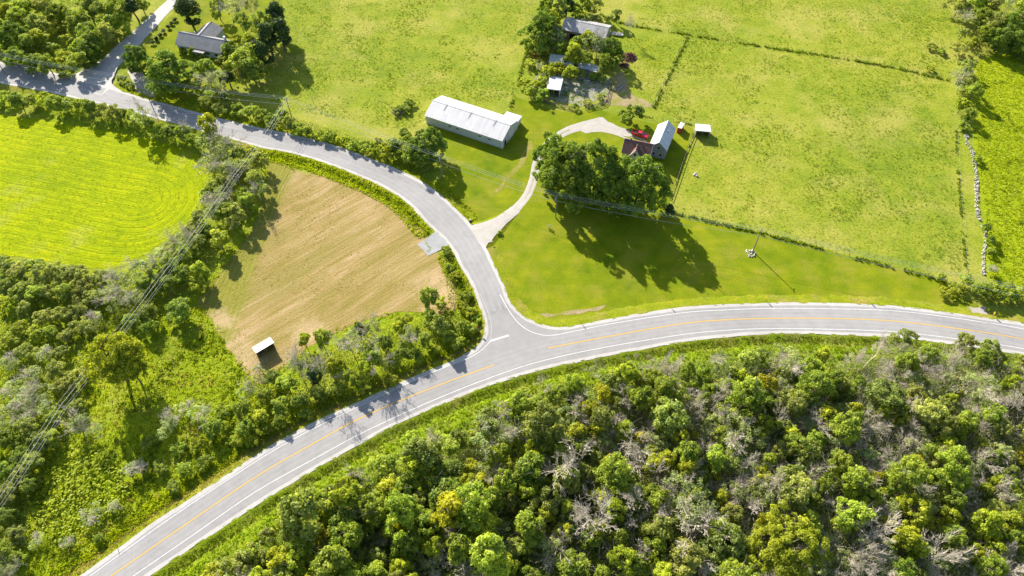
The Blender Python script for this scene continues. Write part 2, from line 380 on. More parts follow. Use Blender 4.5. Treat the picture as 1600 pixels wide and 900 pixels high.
def leaf_mat(name, dark, light, trans=.38, hue=.03, val=.3, gloss=.012):
    m, nt = newmat(name); t = NT(nt)
    a = t.n('Attribute', attribute_name='tint'); oi = t.n('ObjectInfo')
    col = t.mix(a.outputs['Fac'], dark, light)
    hs = t.n('HueSaturation')
    t.l(col, hs.inputs['Color'])
    t.l(t.math('ADD', t.math('MULTIPLY', t.math('SUBTRACT', oi.outputs['Random'], .5), hue), .5), hs.inputs['Hue'])
    r2 = t.math('FRACT', t.math('MULTIPLY', oi.outputs['Random'], 7.31))
    t.l(t.math('ADD', t.math('MULTIPLY', t.math('SUBTRACT', r2, .5), val * 2), 1.0), hs.inputs['Value'])
    d = t.n('BsdfDiffuse'); tr = t.n('BsdfTranslucent'); g = t.n('BsdfGlossy'); g.inputs['Roughness'].default_value = .5
    g.inputs['Color'].default_value = (.8, .85, .8, 1)
    t.l(hs.outputs[0], d.inputs[0])
    t.l(t.mix(1.0, hs.outputs[0], (1.25, 1.25, .55), 'MULTIPLY'), tr.inputs[0])
    x = t.n('MixShader'); x.inputs[0].default_value = trans; t.l(d.outputs[0], x.inputs[1]); t.l(tr.outputs[0], x.inputs[2])
    y = t.n('MixShader'); y.inputs[0].default_value = gloss; t.l(x.outputs[0], y.inputs[1]); t.l(g.outputs[0], y.inputs[2])
    o = t.n('OutputMaterial'); t.l(y.outputs[0], o.inputs[0]); return m
M['leaf_maple'] = leaf_mat('maple_leaves', (.062, .122, .014), (.33, .43, .055), .47, .01, .08)
M['leaf_green'] = leaf_mat('green_leaves', (.12, .19, .02), (.52, .59, .075), .52, .014, .2)
M['leaf_lime'] = leaf_mat('yellow_green_leaves', (.17, .23, .014), (.58, .60, .05), .52, .022, .18)
M['leaf_broad'] = leaf_mat('broad_tree_leaves', (.17, .22, .014), (.54, .56, .04), .52, .01, .04)
M['leaf_olive'] = leaf_mat('olive_leaves', (.14, .18, .035), (.54, .57, .14), .5, .03, .18)
M['leaf_grey'] = leaf_mat('grey_green_leaves', (.20, .25, .085), (.56, .62, .25), .5, .02, .2)
M['leaf_gold'] = leaf_mat('golden_leaves', (.24, .25, .012), (.58, .53, .04), .52, .012, .15)
M['needles'] = leaf_mat('dark_needles', (.03, .055, .016), (.14, .20, .05), .3, .02, .15)
M['tuft'] = leaf_mat('grass_tufts', (.22, .26, .016), (.34, .36, .045), .5, 0, 0)
M['tuft_dark'] = leaf_mat('weed_tufts', (.13, .19, .012), (.24, .29, .025), .48, 0, 0)
M['tuft_lush'] = leaf_mat('lush_tufts', (.27, .345, .01), (.44, .48, .02), .55, 0, 0)
M['tuft_green'] = leaf_mat('green_grass_tufts', (.16, .25, .012), (.30, .38, .02), .52, 0, 0)
M['tuft_dry'] = leaf_mat('dry_tufts', (.32, .26, .08), (.46, .38, .13), .45, 0, 0)

# ------------------------------------------------------------------ the setting: ground, fields, roads
S_ = 2500.0
gv = [(-S_, -S_, 0), (S_, -S_, 0), (S_, S_, 0), (-S_, S_, 0)]
tag(obj('ground', mesh('ground', gv, [(0, 1, 2, 3)], M['pasture'])), kind='structure')

MEADOW = [(-80, 395), (0, 400), (150, 420), (215, 408), (290, 345), (318, 290), (318, 240), (350, 205), (415, 228), (440, 250), (420, 300), (385, 370), (345, 420), (308, 472), (330, 505), (370, 562), (392, 590), (440, 560), (480, 530), (560, 500), (640, 480), (715, 478), (712, 450), (690, 395), (700, 372), (762, 480), (758, 530), (700, 570), (460, 690), (120, 910), (-100, 1060), (-220, 1000)]
sheet('meadow', MEADOW, .02, M['meadow'], .3)
sheet('wild_ground', [(-220, 1050), (-260, 60), (0, 90), (120, 120), (240, 150), (345, 180), (345, 215), (320, 240), (200, 215), (0, 190), (-60, 195), (-60, 400), (-80, 1000)], .012, M['meadow'], .3)
HAY = [(-120, 170), (0, 178), (80, 190), (170, 205), (250, 222), (305, 240), (318, 262), (318, 295), (302, 335), (262, 372), (215, 405), (190, 416), (150, 420), (100, 412), (50, 405), (0, 398), (-120, 380)]
sheet('hayfield', HAY, .035, M['hay'], .35)
MOWN = [(418, 252), (440, 254), (470, 268), (510, 276), (555, 292), (600, 316), (640, 342), (658, 358), (664, 385), (690, 396), (706, 425), (716, 455), (716, 474), (700, 492), (660, 490), (620, 490), (560, 505), (500, 530), (450, 570), (410, 600), (391, 590), (372, 566), (350, 532), (330, 502), (312, 474), (322, 452), (350, 418), (375, 385), (395, 350), (412, 300)]
sheet('mown_field', MOWN, .05, M['mown'], .55)
LAWN = [(672, 300), (700, 250), (668, 205), (690, 188), (790, 175), (800, 150), (826, 160), (870, 172), (905, 176), (935, 172), (965, 180), (1005, 190), (1060, 196), (1084, 204), (1072, 240), (1047, 312), (1046, 330), (1120, 348), (1190, 363), (1300, 392), (1400, 418), (1480, 440), (1500, 462), (1530, 478), (1500, 495), (1400, 482), (1250, 478), (1100, 484), (960, 502), (875, 516), (825, 502), (795, 474), (772, 420), (756, 390), (730, 352)]
sheet('lawn', LAWN, .025, M['lawn'], .25)
YARD1 = [(178, 134), (200, 108), (215, 88), (232, 64), (272, 18), (290, -10), (430, -10), (428, 40), (410, 90), (372, 130), (330, 160), (258, 158), (212, 146)]
sheet('house_yard', YARD1, .03, M['lawn'], .25)
sheet('lush_strip', [(1524, 98), (1600, 70), (1720, 60), (1760, 470), (1600, 470), (1545, 450), (1535, 330), (1520, 215), (1512, 150)], .018, M['lush'], .4)
sheet('barnyard', [(838, 118), (868, 108), (890, 112), (930, 120), (955, 122), (950, 150), (930, 158), (905, 166), (880, 160), (850, 152), (832, 140)], .03, M['yard'], .25)
sheet('dirt_track', [(958, 118), (966, 110), (978, 120), (982, 140), (992, 150), (1012, 158), (1026, 168), (1000, 168), (975, 166), (950, 164), (944, 156), (955, 140)], .034, M['dirt'], .35)
sheet('worn_track', [(770, 303), (778, 300), (800, 276), (818, 258), (832, 226), (826, 222), (812, 250), (792, 274)], .045, ground_mat('worn_grass', (.17, .19, .02), (.22, .205, .035), (.29, .245, .08), .1, .5, 2.5, .4, .08), .35)
sheet('bare_bank', [(838, 490), (862, 488), (900, 484), (935, 478), (950, 476), (938, 484), (905, 490), (870, 494), (845, 496)], .05, M['dirt'], .35)

# roads: traced edges of the raised road bed, at the height of its surface
EA = [(-90, 112), (0, 130), (60, 141), (110, 152), (165, 165), (225, 180), (265, 191), (310, 203), (357, 216), (410, 231), (450, 238), (490, 249), (525, 261), (560, 275), (590, 288), (620, 305), (645, 325), (662, 345), (680, 362), (695, 376), (708, 394), (717, 412), (728, 430), (737, 447), (746, 470), (753, 490), (757, 507), (757, 521), (751, 534), (739, 546), (722, 556), (700, 566), (650, 587), (600, 609), (550, 632), (500, 655), (450, 681), (400, 711), (350, 744), (300, 777), (237, 818), (180, 860), (125, 899), (60, 944), (0, 985), (-120, 1068)]
EB = [(-90, 79), (0, 96), (60, 108), (120, 122), (190, 142), (230, 155), (260, 162), (300, 173), (345, 185), (400, 198), (450, 208), (510, 223), (560, 240), (590, 252), (620, 264), (655, 281), (687, 303), (712, 326), (735, 350), (760, 388), (773, 415), (787, 445), (797, 470), (812, 488), (830, 500), (855, 509), (880, 510.5), (915, 505), (960, 497), (1000, 489.5), (1065, 480), (1130, 475.5), (1200, 473), (1250, 472.5), (1300, 473), (1350, 475), (1400, 478), (1450, 483.5), (1500, 490.5), (1550, 497.5), (1600, 505), (1700, 528), (1820, 562)]
EC = [(-60, 1108), (100, 992), (235, 899), (300, 856), (350, 823), (400, 790), (450, 759), (500, 729), (550, 701), (597, 675), (650, 650), (700, 628), (750, 608), (800, 591), (850, 577), (900, 566), (960, 554), (1065, 535), (1130, 527), (1200, 522), (1250, 521.5), (1300, 523), (1400, 527.5), (1500, 540), (1600, 555), (1700, 577), (1820, 612)]
LA = wl(EA, ROADZ); LB = wl(EB, ROADZ); LC = wl(EC, ROADZ)
def road_poly(name, ia, ib, ic, z, mat, amp):
    a = offset(LA, ia); b = offset(LB, -ib); c = offset(LC, ic)
    return sheet(name, None, z, mat, amp, world=np.concatenate([jag(a, amp), jag(c, amp), jag(b, amp)[::-1]]))
shoulder = road_poly('road_shoulder', 0, 0, 0, ROADZ, M['gravel'], .07)
road = road_poly('road', 1.0, 1.0, 1.0, ROADZ + .012, M['asphalt'], .05)
# embankments and the roadside ditch
strip('road_bank', LA, [(.25, ROADZ - .015), (-.4, ROADZ - .06), (-2.2, .02), (-3.2, -.08)], M['verge'], wob=.03)
kb = int(np.argmin(np.linalg.norm(LB[:, :2] - at(735, 350)[:2], axis=1))); kc = int(np.argmin(np.linalg.norm(LB[:, :2] - at(762, 390)[:2], axis=1)))
kd = int(np.argmin(np.linalg.norm(LB[:, :2] - at(190, 142, ROADZ)[:2], axis=1)))
strip('road_bank', LB[kd:kb], [(-.25, ROADZ - .015), (.4, ROADZ - .06), (2.2, .02), (3.2, -.08)], M['verge'], wob=.03)
strip('road_bank', LB[kc:], [(-.25, ROADZ - .015), (.4, ROADZ - .05), (3.0, .03), (4.0, -.08)], M['verge'], wob=.03)
strip('roadside_ditch', LC, [(.25, ROADZ - .015), (-.4, ROADZ - .06), (-1.0, .35), (-2.3, -.0), (-3.0, .03), (-4.3, .55), (-5.6, .85), (-7.5, .6), (-11, .15), (-14, -.1)], M['ditch'], wob=.05)
# north road at the top left corner
CROSS = [(96, 124), (128, 110), (155, 95), (172, 80), (185, 68), (220, 37), (254, 6), (285, -24), (318, -24), (274, 8), (248, 36), (222, 64), (205, 85), (190, 96), (180, 116), (176, 132), (192, 146), (168, 152), (130, 140)]
cr = sheet('cross_street', [(u, v) for u, v in CROSS], .3, M['gravel'], .15)
for vtx in cr.data.vertices:      # ramps up to the side road
    d = np.linalg.norm(np.array(vtx.co[:2]) - at(150, 140)[:2]); vtx.co.z = .06 + max(0, min(1, (15 - d) / 9)) * (ROADZ - .04)
# driveway, gravel entrance pad
DRIVE = wl([(742, 372), (760, 362), (782, 347), (806, 326), (824, 304), (834, 278), (838, 256), (848, 234), (866, 216), (890, 203), (915, 196), (938, 192)], 0)
hw = np.interp(np.linspace(0, 1, len(DRIVE)), [0, .06, .14, .3, .7, .9, 1], [5.5, 3.6, 2.0, 1.6, 1.5, 2.4, 3.2])
V = []; Fc = []
Nn = normals(DRIVE); nD = len(DRIVE)
for i in range(nD):
    s = i / nD; z = .06 + max(0, 1 - s / .14) * (ROADZ - .05)
    if s < .10: z = ROADZ + .006
    elif s < .24: z = .06 + (ROADZ - .054) * (1 - (s - .10) / .14)
    for k in (-1, -.5, .5, 1):
        q = DRIVE[i] + Nn[i] * hw[i] * k * (1 + rng.normal() * .025); V.append((q[0], q[1], z - (.05 if abs(k) == 1 else 0)))
for i in range(nD - 1):
    for j in range(3): a = i * 4 + j; Fc.append((a + 4, a + 5, a + 1, a))
v0, v1, v2 = [np.array(V[k]) for k in Fc[0][:3]]
if np.cross(v1 - v0, v2 - v0)[2] < 0: Fc = [f[::-1] for f in Fc]
for sgn in (-1, 1):
    Vb = []; Fb = []
    for i in range(nD):
        e_ = np.array(V[i * 4 + (0 if sgn < 0 else 3)]); q = e_[:2] + Nn[i][:2] * sgn * (.05 + max(0, e_[2]) * 2.6)
        Vb += [(e_[0] - Nn[i][0] * sgn * .08, e_[1] - Nn[i][1] * sgn * .08, e_[2] - .03), (q[0], q[1], -.03)]
    for i in range(nD - 1): Fb.append((2 * i, 2 * i + 1, 2 * i + 3, 2 * i + 2) if sgn < 0 else (2 * i + 2, 2 * i + 3, 2 * i + 1, 2 * i))
    tag(obj('driveway_bank', mesh('driveway_bank', Vb, Fb, M['lawn'])), kind='structure')
M['drive_mid'] = road_mat('grassy_gravel', (.22, .21, .12), (.36, .33, .27), .3)
strip('driveway_crown', DRIVE[int(nD * .33):int(nD * .86)], [(-.32, .066), (.32, .066)], M['drive_mid'], wob=.004)
drive = tag(obj('driveway', mesh('driveway', V, Fc, M['driveway'])), kind='structure')
sheet('driveway_end', [(905, 202), (912, 190), (930, 185), (942, 183), (950, 190), (962, 196), (985, 206), (986, 213), (970, 212), (950, 208), (930, 206), (915, 208)], .056, M['driveway'], .25)
for pts in ([(955, 202), (975, 208), (990, 213), (1010, 221)], [(948, 206), (965, 211), (980, 217), (992, 220)]):
    strip('wheel_track', wl(pts, 0), [(-.35, .06), (.35, .06)], M['driveway'])
na = [int(np.argmin(np.linalg.norm(LA[:, :2] - at(u, v, ROADZ)[:2], axis=1))) for u, v in ((681, 363), (703, 388))]
strip('gravel_pad', LA[na[0]:na[1]], [(.3, ROADZ + .010), (-.5, ROADZ - .02), (-2.3, .13), (-4.5, .10), (-6.8, .085)], M['crushed'], wob=.012)
sheet('culvert_gravel', [(1513, 478), (1522, 481), (1538, 478), (1541, 486), (1544, 494), (1530, 495), (1518, 488)], .35, M['driveway'], .2)
sheet('house_driveway', [(212, 146), (208, 128), (200, 112), (212, 106), (226, 118), (236, 138), (246, 158), (228, 158)], .045, M['driveway'], .2)

# painted lines: parts of the road
def line(name, pts, w, mat, z=.022):
    P = wl(pts, ROADZ); return strip(name, P, [(-w / 2, ROADZ + z), (w / 2, ROADZ + z)], mat, road)
line('centre_line', [(20, 1006), (100, 951), (175, 899), (288, 821), (400, 745), (486, 695), (572, 649), (680, 604), (772, 570)], .3, M['yellow_paint'])
line('centre_line', [(856, 544), (960, 524), (1065, 506), (1130, 500), (1200, 497.5), (1300, 497.5), (1400, 502), (1500, 514), (1600, 530), (1720, 556)], .3, M['yellow_paint'])
line('edge_line', [(0, 1000), (142, 899), (270, 807), (400, 721), (470, 680), (540, 645), (620, 607), (690, 576), (731, 560), (750, 549), (760, 540), (766, 533)], .16, M['white_paint'])
line('edge_line', [(750, 460), (761, 484), (767, 504), (768, 516), (766, 532)], .16, M['faint_paint'], .026)
line('edge_line', [(781, 460), (799, 491), (816, 510), (837, 521), (862, 524), (900, 517), (960, 505), (1065, 489), (1130, 484.5), (1200, 482), (1300, 482.5), (1400, 486), (1500, 498), (1600, 514), (1720, 538)], .16, M['white_paint'])
line('edge_line', [(60, 1003), (210, 899), (300, 837), (400, 768), (500, 712), (575, 672), (690, 620), (800, 578), (880, 556), (960, 540), (1065, 523), (1130, 516.5), (1200, 513.5), (1300, 514.5), (1400, 518.5), (1500, 530), (1600, 545), (1720, 570)], .16, M['white_paint'])
M['asphalt_worn'] = road_mat('worn_asphalt', (.26, .247, .237), (.318, .302, .289), .10)
CW = wl([(20, 1006), (100, 951), (175, 899), (288, 821), (400, 745), (486, 695), (572, 649), (680, 604), (772, 570), (815, 556), (856, 544), (960, 524), (1065, 506), (1130, 500), (1200, 497.5), (1300, 497.5), (1400, 502), (1500, 514), (1600, 530), (1720, 556)], ROADZ)
CS = wl([(0, 113), (120, 138), (230, 167), (350, 200), (430, 219), (500, 237), (560, 257.5), (622, 284), (675, 323), (715, 363), (740, 402), (763, 447), (778, 485)], ROADZ)
for C_ in (CW, CS):
    for o_ in (-2.3, -.85, .85, 2.3):
        strip('wheel_path', offset(C_, o_), [(-.33, ROADZ + .0165), (.33, ROADZ + .0165)], M['asphalt_worn'], road)
line('stop_line', [(766, 533), (795, 524)], .5, M['white_paint'], .030)

# ------------------------------------------------------------------ vegetation prototypes
def leaves_mesh(name, P, Nrm, size, mat, tint, aspect=.62):
    n = len(P); Nrm = Nrm / (np.linalg.norm(Nrm, axis=1)[:, None] + 1e-9)
    r = rng.normal(size=(n, 3)); t = np.cross(Nrm, r); t /= np.linalg.norm(t, axis=1)[:, None] + 1e-9; b = np.cross(Nrm, t)
    s = (size * rng.uniform(.6, 1.35, n))[:, None]
    V = np.stack([P - t * s, P - b * s * aspect + Nrm * s * .15, P + t * s, P + b * s * aspect + Nrm * s * .15], 1)
    m = fast_mesh(name, V, 4, mat)
    at_ = m.attributes.new('tint', 'FLOAT', 'FACE'); at_.data.foreach_set('value', np.clip(tint, 0, 1).astype(np.float32)); return m
def unit(n):
    d = rng.normal(size=(n, 3)); return d / np.linalg.norm(d, axis=1)[:, None]
def crown(name, rx, rz, zc, nl, lr, n, leaf, mat, taper=0.0, skirt=.35, majors=7):
    """a few big limbs of foliage, each carrying many small clumps, each clump a shell of leaves"""
    m_ = majors; D = unit(m_); D[0] = (.1, 0, .9)
    if m_ > 10: D[m_ // 2:, 2] = rng.uniform(-.75, 0, m_ - m_ // 2)
    q = rng.uniform(.35 if m_ < 10 else .15, .62, m_)[:, None]
    Mc = D * q * np.array([rx * rng.uniform(.85, 1.25), rx * rng.uniform(.85, 1.25), rz * 1.05]); Mr = rx * rng.uniform(.38, .62, m_) * (1.12 if m_ > 15 else 1)
    zs = np.clip(rz / rx * .8, .7, 1.5)
    t_ = (Mc[:, 2] / rz + 1) / 2
    if taper: Mc[:, :2] *= (1 - taper * t_)[:, None]; Mr = Mr * np.clip(1.1 - taper * .9 * t_, .3, 2)
    Mc[:, 2] = np.maximum(Mc[:, 2] + zc, Mr * zs * .9)
    km = rng.choice(m_, nl, p=Mr ** 2 / (Mr ** 2).sum()); d = unit(nl); d[:, 2] = np.where(d[:, 2] < -skirt, -d[:, 2], d[:, 2])
    c = Mc[km] + d * (Mr[km] * rng.uniform(.72, 1.06, nl))[:, None] * np.array([1, 1, zs])
    r = lr * rng.choice([.55, .75, 1.0, 1.3], nl) * rng.uniform(.85, 1.15, nl)
    lt = np.clip(.25 + .5 * rng.random(m_)[km] + rng.normal(0, .18, nl), 0, 1)
    N3 = int(n * 2.2); k = rng.choice(nl, N3, p=r ** 2 / (r ** 2).sum()); d = unit(N3)
    rad = r[k] * (rng.uniform(.6, 1.1, N3) + (rng.random(N3) < .07) * rng.uniform(0, .6, N3)); p = c[k] + d * rad[:, None]
    ok = (d[:, 2] > -.45) | (rng.random(N3) < .3)
    for i in range(m_): ok &= np.linalg.norm((p - Mc[i]) / np.array([1, 1, zs]), axis=1) > Mr[i] * .7
    p = p[ok][:n]; d = d[ok][:n]; k = k[ok][:n]
    nr = d * .8 + rng.normal(size=d.shape) * .5 + np.array([0, 0, .25])
    tint = np.clip(.75 * lt[k] + .5 * (rng.random(len(k)) - .25), 0, 1)
    p[:, 2] = np.maximum(p[:, 2], .1)
    return leaves_mesh(name, p, nr, leaf, mat, tint)
def grow(p, d, L, r, depth, segs, spread, kids, ratio=.62, lift=.15, rmin=.03):
    p = np.array(p, float); n = 3 if depth > 1 else 2
    for i in range(n):
        d = d + rng.normal(size=3) * .13 + np.array([0, 0, lift * .3]); d /= np.linalg.norm(d); q = p + d * L / n
        r1 = max(rmin, r * .8); segs.append((p, q, r, r1)); p = q; r = r1
        if depth > 0 and (i > 0 or depth < 3):
            for _ in range(kids if i < n - 1 else kids + 1):
                e = d + rng.normal(size=3) * spread; e[2] += lift; e /= np.linalg.norm(e)
                grow(p, e, L * ratio * rng.uniform(.7, 1.2), max(rmin, r * .5), depth - 1, segs, spread, kids, ratio, lift, rmin)
def trunk_mesh(name, h, r, mat, limbs=5, reach=2.0):
    segs = []; p = np.zeros(3); d = np.array([0, 0, 1.0]); k = 5
    for i in range(k):
        d = d + rng.normal(size=3) * .06; d[2] = 1; d /= np.linalg.norm(d); q = p + d * h * .8 / k
        segs.append((p, q, r * (1 - i * .16), r * (1 - (i + 1) * .16)))
        if i >= 1:
            for _ in range(max(1, limbs // 3)):
                a = rng.uniform(0, 6.28); e = np.array([math.cos(a) * reach, math.sin(a) * reach, h * .16 * rng.uniform(.6, 1.4)])
                m_ = q + e * .5 + rng.normal(size=3) * .1; segs += [(q, m_, r * .4, r * .25), (m_, q + e, r * .25, r * .1)]
        p = q
    v, f = tubes(segs, 6); return mesh(name, v, f, mat)
def bare_mesh(name, h, mat, kids=2, spread=.62, depth=3, rmin=.03, r0=.17):
    segs = []; grow((0, 0, 0), np.array([0, 0, 1.0]), h * .62, r0, depth, segs, spread, kids, .55, .12, rmin)
    v, f = tubes(segs, 3); m = mesh(name, v, f, mat); return m
PROTO = {}
def proto(kind, r0, h0, variants): PROTO[kind] = (r0, h0, variants)
def leafy(kind, mat, r0, h0, nl, lr, n, leaf, k=4, zc=.58, rz=.42, taper=0.0, trunk=.16, skirt=.35, majors=7):
    vs = []
    for i in range(k):
        vs.append([('trunk', trunk_mesh(kind + '_trunk', h0, trunk, M['bark'], 6, r0 * .5)),
                   ('crown', crown(kind + '_crown', r0, h0 * rz, h0 * zc, nl, lr, n, leaf, mat, taper, skirt, majors))])
    proto(kind, r0, h0, vs)
leafy('maple', M['leaf_maple'], 6.5, 17, 560, .82, 46000, .225, 4, .48, .48, .12, .4, .9, 20)
leafy('broad', M['leaf_broad'], 7.0, 14, 340, .80, 26000, .21, 2, .56, .40, .1, .4, .35, 13)
leafy('green', M['leaf_green'], 3.0, 8, 100, .48, 5600, .165, 9, .50, .47, .35, .15)
leafy('lime', M['leaf_lime'], 2.6, 7.5, 85, .45, 4600, .165, 6, .50, .47, .4, .14)
leafy('gold', M['leaf_gold'], 2.2, 6.5, 60, .42, 3000, .16, 3, .52, .45, .3, .12)
leafy('olive', M['leaf_olive'], 2.6, 6, 90, .42, 4400, .15, 7, .50, .47, .2, .12)
leafy('shrub', M['leaf_green'], 1.8, 3.2, 50, .38, 2400, .14, 5, .46, .45, .1, .07)
leafy('limeshrub', M['leaf_lime'], 1.8, 3.0, 48, .36, 2100, .14, 3, .46, .45, .1, .07)
leafy('oliveshrub', M['leaf_olive'], 1.9, 3.2, 52, .36, 2300, .13, 5, .46, .45, .1, .07)
leafy('column', M['leaf_lime'], 1.5, 7.5, 60, .38, 3000, .16, 2, .52, .46, .5, .12)
leafy('cedar', M['needles'], 2.2, 9.5, 90, .5, 5600, .16, 4, .48, .48, .65, .18, .8)
vs = [[('branches', bare_mesh('bare_tree', 8, M['dead_wood'], 2, .5, 4, .014, .13))] for _ in range(5)]
proto('bare', 3.0, 8, vs)
vs = []
for _ in range(5):
    b = bare_mesh('half_dead_branches', 7, M['dead_wood'], 3, .55, 3, .013, .11)
    vs.append([('branches', b), ('crown', crown('sparse_crown', 2.6, 2.6, 4.3, 60, .42, 1700, .13, M['leaf_grey']))])
proto('half', 2.7, 7, vs)
vs = []
for _ in range(3):
    b = bare_mesh('brush_branches', 3.6, M['dead_wood'], 3, .85, 3, .011, .05)
    vs.append([('branches', b), ('crown', crown('sparse_crown', 1.7, 1.2, 1.8, 30, .36, 700, .12, M['leaf_grey']))])
proto('greybrush', 1.9, 3.4, vs)
WORD = {'maple': ('dark green maple tree', 'tree', 'maple_tree'), 'broad': ('large yellow-green broad tree', 'tree', 'broadleaf_tree'), 'green': ('mid-green leafy tree', 'tree', 'green_leafy_tree'),
        'lime': ('yellow-green leafy tree', 'tree', 'yellow_green_tree'), 'gold': ('golden-leaved small tree', 'tree', 'golden_tree'), 'olive': ('dull olive-green tree', 'tree', 'olive_green_tree'),
        'shrub': ('mid-green rounded shrub', 'shrub', 'shrub'), 'limeshrub': ('yellow-green shrub', 'shrub', 'shrub'), 'oliveshrub': ('dull olive-green shrub', 'shrub', 'shrub'),
        'column': ('narrow yellow-green tree', 'tree', 'columnar_tree'), 'cedar': ('dark evergreen tree', 'tree', 'evergreen_tree'), 'bare': ('bare grey dead tree', 'tree', 'dead_tree'),
        'half': ('grey half-dead tree', 'tree', 'half_dead_tree'), 'greybrush': ('grey twiggy shrub', 'shrub', 'grey_shrub')}
def plant(kind, x, y, r, h, label, group=None, tilt=None, z=0.0):
    r0, h0, vs = PROTO[kind]; v = vs[int(rng.integers(len(vs)))]
    _, cat, nm = WORD[kind]
    o = empty(nm, (x, y, z), float(rng.uniform(0, 6.28)), label, cat, group)
    o.scale = (r / r0, r / r0, h / h0)
    if tilt: o.rotation_mode = 'QUATERNION'; o.rotation_quaternion = Vector((tilt[0], tilt[1], 1)).to_track_quat('Z', 'Y')
    for n_, me in v: obj(n_, me, o)
    return o
ORD = ['first', 'second', 'third', 'fourth', 'fifth', 'sixth', 'seventh', 'eighth', 'ninth', 'tenth', 'eleventh', 'twelfth', 'thirteenth', 'fourteenth', 'fifteenth', 'sixteenth', 'seventeenth', 'eighteenth', 'nineteenth', 'twentieth']
def cluster(where, group, items, order='left', grow_=1.0):
    """items: (u, v, kind, crown radius m, height m[, label]); u,v = middle of the crown in the photo"""
    ks = {}
    for it in items: ks.setdefault(it[2], []).append(it)
    for kind, L in ks.items():
        L.sort(key=lambda q: q[0] if order == 'left' else q[1])
        for i, it in enumerate(L):
            u, v, _, r, h = it[:5]; r *= grow_; h *= grow_
            lab = it[5] if len(it) > 5 else WORD[kind][0] + ' ' + where + ('' if len(L) == 1 else ', %s from the %s' % (ORD[i] if i < 20 else 'last', order))
            p = at(u, v, h * .56)
            plant(kind, p[0], p[1], r, h, lab, group)

# ------------------------------------------------------------------ trees and shrubs, one by one
cluster('between lawn and farmhouse', 'big maples before the farmhouse', [
    (862, 242, 'maple', 5.6, 17, 'dark green maple at the driveway, leftmost of the big row'), (888, 266, 'maple', 7.8, 21, 'tall round maple, second of the row before the farmhouse'),
    (927, 264, 'maple', 8.4, 22.5, 'tall dense maple in the middle of the row before the farmhouse'), (962, 286, 'maple', 6.4, 17, 'smaller maple with a visible trunk before the brown roof'),
    (999, 282, 'maple', 8.2, 21, 'big round maple, rightmost of the row before the farmhouse'), (960, 250, 'limeshrub', 2.2, 6, 'yellow-green bush between two maples before the brown roof'),
    (893, 326, 'shrub', 2.3, 3.4, 'low bush in maple shade beside the utility pole'), (1046, 327, 'cedar', 1.9, 4.5, 'small dark evergreen at the pasture fence corner by the maples'),
    (1034, 322, 'shrub', 1.8, 3.6, 'low dark bush beside the small evergreen under the maples')])
cluster('in the yard of the grey-roofed house', 'trees round the grey-roofed house', [
    (290, 10, 'cedar', 5.0, 13, 'large very dark tree behind the grey-roofed house by the north road'), (213, 90, 'maple', 4.6, 9.5, 'round dark green tree at the road corner'),
    (263, 110, 'maple', 7.0, 13, 'largest round green tree before the grey-roofed house'), (338, 12, 'green', 3.4, 8), (368, 16, 'half', 4, 10), (396, 14, 'half', 3.5, 9), (380, 34, 'olive', 3.4, 8),
    (428, 18, 'cedar', 4.2, 14), (436, 44, 'cedar', 4.4, 15), (418, 58, 'cedar', 3.8, 13), (408, 40, 'olive', 4, 11), (385, 92, 'green', 6, 12), (372, 104, 'olive', 4.5, 9), (320, 108, 'green', 4, 8), (342, 128, 'half', 4.5, 8),
    (355, 120, 'cedar', 3, 7), (370, 62, 'limeshrub', 2.5, 4), (390, 66, 'lime', 3.6, 7), (300, 80, 'shrub', 1.8, 2.6), (315, 84, 'shrub', 1.6, 2.2), (285, 78, 'limeshrub', 1.6, 2.0), (360, 90, 'shrub', 2.2, 3.2), (345, 92, 'oliveshrub', 1.7, 2.5), (203, 133, 'shrub', 1.8, 2.2), (190, 122, 'shrub', 1.5, 2.2), (328, 150, 'shrub', 2.4, 3.5), (350, 152, 'shrub', 2.4, 3.6), (400, 110, 'green', 4.5, 9), (300, 130, 'shrub', 2.4, 3.4), (405, 76, 'cedar', 4, 12), (360, 75, 'green', 3.6, 7)], grow_=1.15)
# clipped hedge beside the north road
cluster('in the wood west of the north road', 'wood west of the north road', [
    (15, 20, 'lime', 4, 8), (40, 12, 'green', 5, 10), (70, 10, 'olive', 4.5, 9), (100, 18, 'lime', 4, 7), (135, 12, 'green', 5, 11), (160, 22, 'olive', 4.5, 9), (185, 18, 'green', 5, 11), (206, 8, 'cedar', 4, 10), (218, 2, 'green', 3.6, 8), (186, 36, 'green', 4, 8), (168, 52, 'olive', 3.8, 8), (148, 62, 'green', 4, 9),
    (140, 50, 'green', 4.6, 9), (136, 82, 'maple', 4.2, 7.5), (125, 95, 'green', 4, 8), (110, 60, 'limeshrub', 3.5, 4), (90, 45, 'limeshrub', 3.4, 3.6), (100, 90, 'limeshrub', 3.2, 3.6), (75, 75, 'shrub', 3, 4), (55, 40, 'olive', 4, 8), (45, 70, 'green', 4, 8), (20, 55, 'maple', 5, 10), (20, 88, 'green', 4.5, 8), (50, 98, 'green', 4, 7), (75, 102, 'green', 4, 7.5), (100, 110, 'shrub', 3, 4), (-15, 40, 'green', 5, 9), (-20, 80, 'green', 5, 9), (5, 5, 'green', 5, 9), (120, 35, 'green', 4.5, 8), (165, 40, 'green', 4.5, 9), (85, 20, 'green', 4.5, 9), (60, 60, 'lime', 4, 7), (30, 30, 'green', 5, 9), (130, 70, 'green', 4.2, 8)], grow_=1.15)
